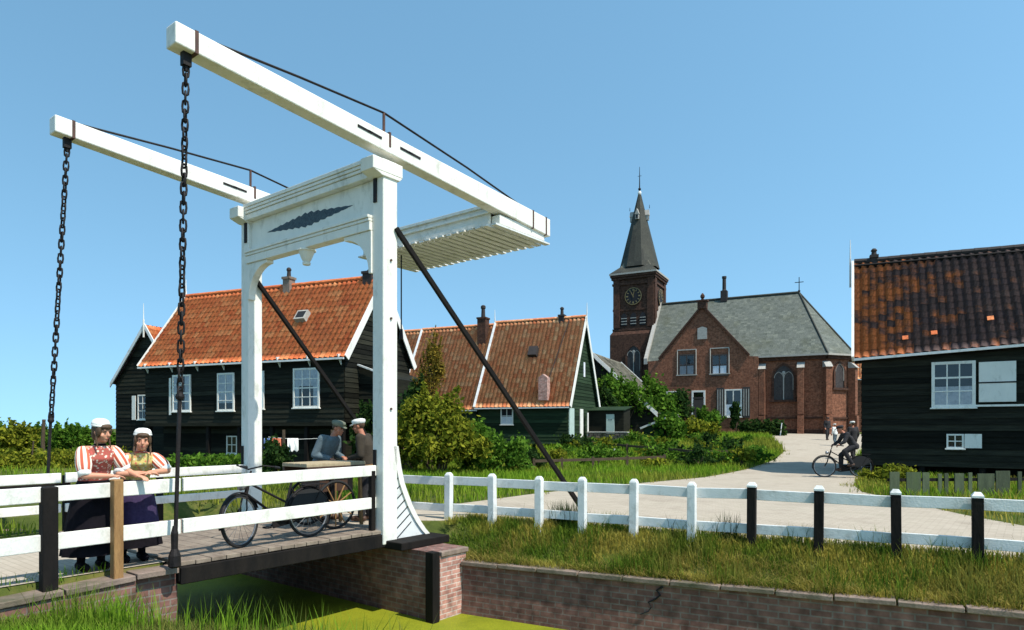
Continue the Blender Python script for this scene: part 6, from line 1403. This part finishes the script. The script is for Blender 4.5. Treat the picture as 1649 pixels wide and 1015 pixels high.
man('man in brown jacket and white cap facing the man in blue-grey', M2, (-.92, .12), 1.0, dict(hip=(0, -.02, .95), chest=(0, .03, 1.30), neck=(0, .08, 1.47), head=(0, .14, 1.61), sr=(.19, .05, 1.42), sl=(-.19, .05, 1.42), er=(.25, .0, 1.14), wr=(.14, .22, 1.06), el=(-.24, .02, 1.13), wl=(-.12, .26, 1.07), kr=(.10, .03, .50), ar=(.11, -.02, .09), kl=(-.10, .03, .50), al=(-.11, .05, .09)), jacketn, trous, lace, (-.95, .05, -.15))

# ------------------------------------------------------------------ bicycles and handcart
def bicycle(label, rear, direc, side_lean=.0, steer=0.0, sc=1.0, group=None, guard=True):
    """rear: ground point under the rear axle, direc: heading"""
    d = V(direc[0], direc[1], 0).normalized(); s = V(-d.y, d.x, 0); upv = (UP + s * side_lean).normalized(); rear = Vector(rear)
    def T(a, b, z): return rear + (d * a + s * b + upv * z) * sc
    t = thing('bicycle', T(.55, 0, 0), label, 'bicycle', group); RW = .355; hd = V(-.33, 0, 1)
    cs, sn = math.cos(steer), math.sin(steer); df = d * cs + s * sn; sf = V(-df.y, df.x, 0)
    def TF(a, b, z): return T(.98, 0, .62) + (df * (a - .98) + sf * b + upv * (z - .62)) * sc     # steered parts
    def wheel(name, axl, du):
        mb = MB(); mb.tube([axl + (du * math.cos(q) + upv * math.sin(q)) * (RW - .02) * sc for q in np.linspace(0, 2 * math.pi, 41)[:-1]], .021 * sc, 8, closed=True); w_ = mb.build(name, rubber, t, smooth=True)
        mb = MB(); mb.tube([axl + (du * math.cos(q) + upv * math.sin(q)) * (RW - .045) * sc for q in np.linspace(0, 2 * math.pi, 41)[:-1]], .011 * sc, 6, closed=True)
        sd = du.cross(upv)
        for i in range(18): q = 2 * math.pi * i / 18; e_ = axl + (du * math.cos(q) + upv * math.sin(q)) * (RW - .045) * sc; mb.cyl(axl + sd * (.025 if i % 2 else -.025) * sc, e_, .0022 * sc, n=4)
        mb.cyl(axl - sd * .05 * sc, axl + sd * .05 * sc, .022 * sc); mb.build('spokes_and_rim', chrome, w_)
        return w_
    wheel('wheel', T(0, 0, RW), d); wheel('wheel', TF(1.10, 0, RW), df)
    mb = MB(); bb = T(.44, 0, .29); seat = T(.26, 0, .80); ht, hb = T(.90, 0, .88), T(.965, 0, .66)
    for a_, b_2, r_ in ((seat, bb, .017), (ht, hb, .019), (hb + (ht - hb) * .15, bb, .018), (ht - (ht - hb) * .2, T(.34, 0, .52), .016)): mb.cyl(a_, b_2, r_ * sc)
    for q in (-.05, .05): mb.cyl(T(0, q, RW), seat.lerp(T(.33, 0, .55), .25), .010 * sc); mb.cyl(T(0, q, RW), bb, .011 * sc)
    mb.build('frame', iron, t)
    mb = MB()
    for q in (-.055, .055): mb.tube([TF(.985, q * .6, .66), TF(1.02, q, .50), TF(1.10, q, RW)], .011 * sc, 6)
    mb.cyl(TF(.99, 0, .67), T(.87, 0, 1.0), .014 * sc)
    mb.tube([TF(.60, -.27, 1.03), TF(.72, -.28, 1.05), TF(.84, -.22, 1.07), TF(.88, 0, 1.02), TF(.84, .22, 1.07), TF(.72, .28, 1.05), TF(.60, .27, 1.03)], .011 * sc, 8); mb.build('handlebar', iron, t, smooth=True)
    mb = MB()
    for q in (-1, 1): mb.tube([TF(.58, q * .27, 1.028), TF(.70, q * .28, 1.046)], .017 * sc, 8)
    mb.pieces('grip', rubber, t)
    mb = MB(); mb.ball(T(.20, 0, .93), .13 * sc, .085 * sc, .03 * sc, 12, 8, T=Matrix((d, s, upv)).transposed()); mb.ball(T(.33, 0, .93), .10 * sc, .03 * sc, .025 * sc, 10, 6, T=Matrix((d, s, upv)).transposed()); mb.cyl(seat, T(.235, 0, .91), .013 * sc); mb.build('saddle', leather, t, smooth=True)
    def guardarc(axl, du, a0, a1):
        mb = MB(); sd = du.cross(upv); vs = []
        for q in np.linspace(a0, a1, 18):
            for o_, rr_ in ((-.032, .362), (-.02, .378), (.02, .378), (.032, .362)): vs.append(axl + (du * math.cos(q) + upv * math.sin(q)) * rr_ * sc + sd * o_ * sc)
        return mb.add(vs, [[i * 4 + j, i * 4 + j + 1, i * 4 + j + 5, i * 4 + j + 4] for i in range(17) for j in range(3)])
    guardarc(T(0, 0, RW), d, R(25), R(215)).build('mudguard', iron, t, smooth=True); guardarc(TF(1.10, 0, RW), df, R(-12), R(160)).build('mudguard', iron, t, smooth=True)
    mb = MB(); mb.hexa([T(-.08, -.07, .27), T(.56, -.07, .18), T(.56, -.04, .18), T(-.08, -.04, .27)], [T(-.08, -.07, .43), T(.56, -.07, .41), T(.56, -.04, .41), T(-.08, -.04, .43)]); mb.build('chain_case', iron, t, bevel=.01)
    if guard:
        for q in (-1, 1):
            mb = MB(); c_ = T(0, q * .045, RW); pts = [c_ + (d * math.cos(a_) + upv * math.sin(a_)) * .345 * sc for a_ in np.linspace(R(20), R(150), 14)] + [T(-.04, q * .045, .36), T(.2, q * .045, .36)]; mb.prism(pts, s * .004); mb.build('coat_guard', rubber, t)
    mb = MB(); pa, pb = T(.44 + .14, -.11, .29 - .10), T(.44 - .14, .11, .29 + .10)
    mb.cyl(bb - s * .11 * sc, bb + s * .11 * sc, .012 * sc); mb.cyl(bb - s * .10 * sc, pa, .010 * sc); mb.cyl(bb + s * .10 * sc, pb, .010 * sc)
    for p_, q in ((pa, -1), (pb, 1)): mb.boxv(p_ + s * q * .05 * sc, d * .045 * sc, s * .045 * sc, upv * .012 * sc)
    mb.pieces('pedal', rubber, t)
    mb = MB(); mb.boxv(T(-.10, 0, .755), d * .19 * sc, s * .065 * sc, upv * .008 * sc)
    for q in (-.055, .055): mb.cyl(T(-.22, q, .75), T(0, q, RW), .006 * sc)
    mb.build('luggage_rack', iron, t)
    mb = MB(); mb.lathe([(.02, -.05), (.05, -.02), (.055, .04), (.045, .05)], TF(1.02, 0, .80), 12, T=Matrix((sf, upv, df)).transposed()); mb.build('lamp', chrome, t, smooth=True)
    return T
bk = B(-1.08, .26, .03)
bicycle('black old-fashioned bicycle leaning inside the near bridge railing', bk, -D1, -.10, .35, 1.0, guard=True)
ct = B(-.32, .95, .03)
t = thing('handcart', ct, 'wooden handcart with flat pale tray between the railing and the two men', 'cart')
mb = MB(); mb.boxv(ct + UP * 1.0, D1 * .56, D2 * .32, UP * .022)
for i in range(4): mb.boxv(ct + UP * 1.026 + D2 * (-.24 + .16 * i), D1 * .56, D2 * .074, UP * .008)
mb.build('tray', traywood, t, bevel=.005)
mb = MB(); mb.boxv(ct + UP * .93 - D2 * .30, D1 * .55, D2 * .025, UP * .05); mb.boxv(ct + UP * .93 + D2 * .30, D1 * .55, D2 * .025, UP * .05); mb.boxv(ct + UP * .72 + D1 * .05, D1 * .32, D2 * .24, UP * .14)
mb.build('box_frame', leather, t)
for q in (-.36, .36):
    mb = MB(); ax_ = ct + D2 * q - D1 * .06 + UP * .38; mb.tube([ax_ + (D1 * math.cos(a_) + UP * math.sin(a_)) * .36 for a_ in np.linspace(0, 2 * math.pi, 37)[:-1]], .022, 8, closed=True); wh = mb.build('wheel', rubber, t, smooth=True)
    mb = MB()
    for i in range(12): a_ = 2 * math.pi * i / 12; mb.cyl(ax_, ax_ + (D1 * math.cos(a_) + UP * math.sin(a_)) * .35, .011, n=6)
    mb.cyl(ax_ - D2 * .06, ax_ + D2 * .06, .05); mb.build('spokes', brownpost, wh)
for q in (-.27, .27):
    mb = MB(); mb.bar(ct + D1 * .48 + D2 * q + UP * .95, ct + D1 * .52 + D2 * q + UP * .0, .045, .045); mb.build('leg', brownpost, t)
mb = MB()
for q in (-.28, .28): mb.bar(ct + D1 * .3 + D2 * q + UP * .93, ct + D1 * 1.05 + D2 * q + UP * .98, .035, .035)
mb.build('handle', brownpost, t)
mb = MB(); mb.cyl(ct - D2 * .4 - D1 * .06 + UP * .38, ct + D2 * .4 - D1 * .06 + UP * .38, .025)
for q in (-.28, .28): mb.bar(ct + D2 * q - D1 * .06 + UP * .38, ct + D2 * q - D1 * .06 + UP * .92, .05, .05)
mb.build('axle', iron, t)

# far cyclist with bicycle, walkers on the road
cyr = GP(1386, 769.5, .012); cyf = GP(1333, 769, .012); cd = (cyf - cyr).normalized()
bicycle('black bicycle ridden by the dark-clad cyclist at the house corner', cyr, cd, .0, -.15, 1.0)
cp = cyr + cd * .26
cs_ = V(-cd.y, cd.x, 0)
man('dark-clad cyclist bent over the handlebar beside the black house', cyr + cd * .20, cd, 1.0, dict(hip=(0, .0, 1.02), chest=(0, .20, 1.31), neck=(0, .33, 1.45), head=(0, .43, 1.55), sr=(.19, .27, 1.40), sl=(-.19, .27, 1.40), er=(.26, .38, 1.16), wr=(.25, .52, 1.08), el=(-.26, .38, 1.16), wl=(-.25, .52, 1.08),
    kr=(.11, .36, .72), ar=(.11, .36, .31), tr=(.11, .50, .24), kl=(-.11, .33, .85), al=(-.11, .10, .45), tl=(-.11, .22, .40)), trous, trous, trous, (cd.x, cd.y, -.2), group=None, vox=.016)
stand = dict(hip=(0, 0, .95), chest=(0, .02, 1.30), neck=(0, .03, 1.47), head=(0, .06, 1.61), sr=(.19, .02, 1.42), sl=(-.19, .02, 1.42), er=(.24, -.03, 1.15), wr=(.22, .08, .92), el=(-.24, .0, 1.15), wl=(-.22, .12, .93), kr=(.10, .08, .50), ar=(.10, .10, .09), kl=(-.10, .02, .50), al=(-.10, -.14, .10))
def walker(label, px, Z, face, sc, jm, tm, cm, **kw):
    x_, y_ = at(px, Z); man(label, V(x_, y_, zg(x_, y_) + .015), face, sc, stand, jm, tm, cm, (face[0], face[1], -.05), group=None, vox=.02, **kw)
walker('walker in dark skirt and white cap behind the cyclist on the road', 1374, 29.5, (-.2, .97), .98, trous, trous, lace)
walker('distant walker in black before the church apse', 1332, 41, (.2, -.97), .80, trous, trous, trous)
walker('distant child in pale clothes left of the cyclist on the road', 1345, 37, (-.3, .95), .70, lace, jacketb, lace)

# laundry under the big house
ln0, ln1 = P(432, 704, 23.6), P(520, 706, 24.0)
t = thing('clothes_line', V(ln0.x, ln0.y, 0), 'clothes line on two posts under the big black house', 'clothes line')
for p in (P(457, 690, 23.7), P(535, 690, 24.05)):
    mb = MB(); mb.bar(V(p.x, p.y, -.1), V(p.x, p.y, 1.55), .08, .08); mb.build('post', bark, t)
mb = MB(); mb.tube([ln0, ln0.lerp(ln1, .5) - UP * .06, ln1], .008, 5); mb.build('line', lace, t)
def cloth(px0, px1, h, mat, label, Z=23.65):
    a, b = P(px0, 705, Z), P(px1, 705, Z); n = 8; mb = MB(); top = [a.lerp(b, i / n) + V(0, .03 * math.sin(i * 1.7), -.02) for i in range(n + 1)]; bot_ = [p + V(.02 * math.sin(i), .05 * math.sin(i * 1.3), -h - .04 * math.sin(i * 2.1)) for i, p in enumerate(top)]
    vs = top + bot_ + [p + V(0, .012, 0) for p in top] + [p + V(0, .012, 0) for p in bot_]; m_ = n + 1
    fs = [[i, i + 1, m_ + i + 1, m_ + i] for i in range(n)] + [[2 * m_ + i, 3 * m_ + i, 3 * m_ + i + 1, 2 * m_ + i + 1] for i in range(n)] + [[i, 2 * m_ + i, 2 * m_ + i + 1, i + 1] for i in range(n)]
    mb.add(vs, fs); o = mb.build('laundry', mat, None, smooth=True); tag(o, label, 'laundry')
cloth(438, 452, .42, orangecl, 'orange cloth hanging on the line beside the rear bridge post'); cloth(463, 480, .45, lace, 'white cloth hanging on the line under the black house'); cloth(425, 434, .35, bluecl, 'blue cloth at the left end of the clothes line')

# garden bits
def railfence(label, pts, h, mat=bark):
    t = thing('rail_fence', pts[0], label, 'fence')
    for p in pts: mb = MB(); p = V(p.x, p.y, zg(p.x, p.y)); mb.bar(p - UP * .2, p + UP * h, .09, .09); mb.build('post', mat, t)
    for a, b in zip(pts[:-1], pts[1:]): mb = MB(); a = V(a.x, a.y, zg(a.x, a.y) + h - .1); b = V(b.x, b.y, zg(b.x, b.y) + h - .1); mb.bar(a, b, .05, .10); mb.build('rail', mat, t)
def G2(px, Z): x_, y_ = at(px, Z); return V(x_, y_, zg(x_, y_))
railfence('low dark rail fence sagging through the garden toward the road bend', [G2(955, 33), G2(1010, 31), G2(1062, 29.5), G2(1124, 27.5), G2(1190, 27.8)], .62)
railfence('low dark rail fence in the front part of the garden', [G2(860, 24.2), G2(905, 24.6), G2(955, 25), G2(1010, 25.6), G2(1070, 26.3)], .5)
for px, Z, y0, lab in ((985, 29, 724, 'short leaning white stake in the garden grass'), (1256, 45.2, 682, 'white gate post leaning at the road bend before the church')):
    p = G2(px, Z); zt = EYE - (y0 - HZY) * Z / FPX; t = thing('stake', p, lab, 'stake'); mb = MB(); q = p + V(.12, 0, zt - p.z); mb.bar(p - UP * .1, q, .07, .05); mb.build('shaft', whitew, t); mb = MB(); mb.bar(q - (q - p).normalized() * .01, q + (q - p).normalized() * .03, .08, .06); mb.build('cap', whitew, t)
sb = G2(1036, 40.5); t = thing('shed', sb, 'tiny garden shed with white sloping roof edge before the parsonage', 'shed')
mb = MB(); ru = u3; q = [sb, sb + ru * 1.25, sb + ru * 1.25 + v3 * 1.1, sb + v3 * 1.1]; mb.hexa([p for p in q], [q[0] + UP * .75, q[1] + UP * 1.25, q[2] + UP * 1.25, q[3] + UP * .75]); mb.build('wall', greenboard, t)
mb = MB(); mb.bar(sb - ru * .15 + UP * .76 + v3 * .5, sb + ru * 1.4 + UP * 1.36 + v3 * .5, 1.35, .11); mb.build('roof', white, t)
w0_ = G2(950, 38.5); t = thing('stone_wall', w0_, 'low dry stone wall at the foot of the dark open shed', 'wall')
mb = MB(); mb2 = MB()
for r_ in range(4):
    for i in range(9):
        p = w0_ + u3 * (i * .26 + (.13 if r_ % 2 else 0)) + UP * (.08 + r_ * .15); mb.boxv(p + v3 * random.uniform(-.03, .03), u3 * .12, v3 * .15, UP * .07)
mb.build('stones', coping, t, bevel=.02)
for i in range(9): mb2.boxv(w0_ + u3 * (i * .27) + UP * .66, u3 * .13, v3 * .18, UP * .04)
mb2.build('cap_stones', stone, t, bevel=.01)
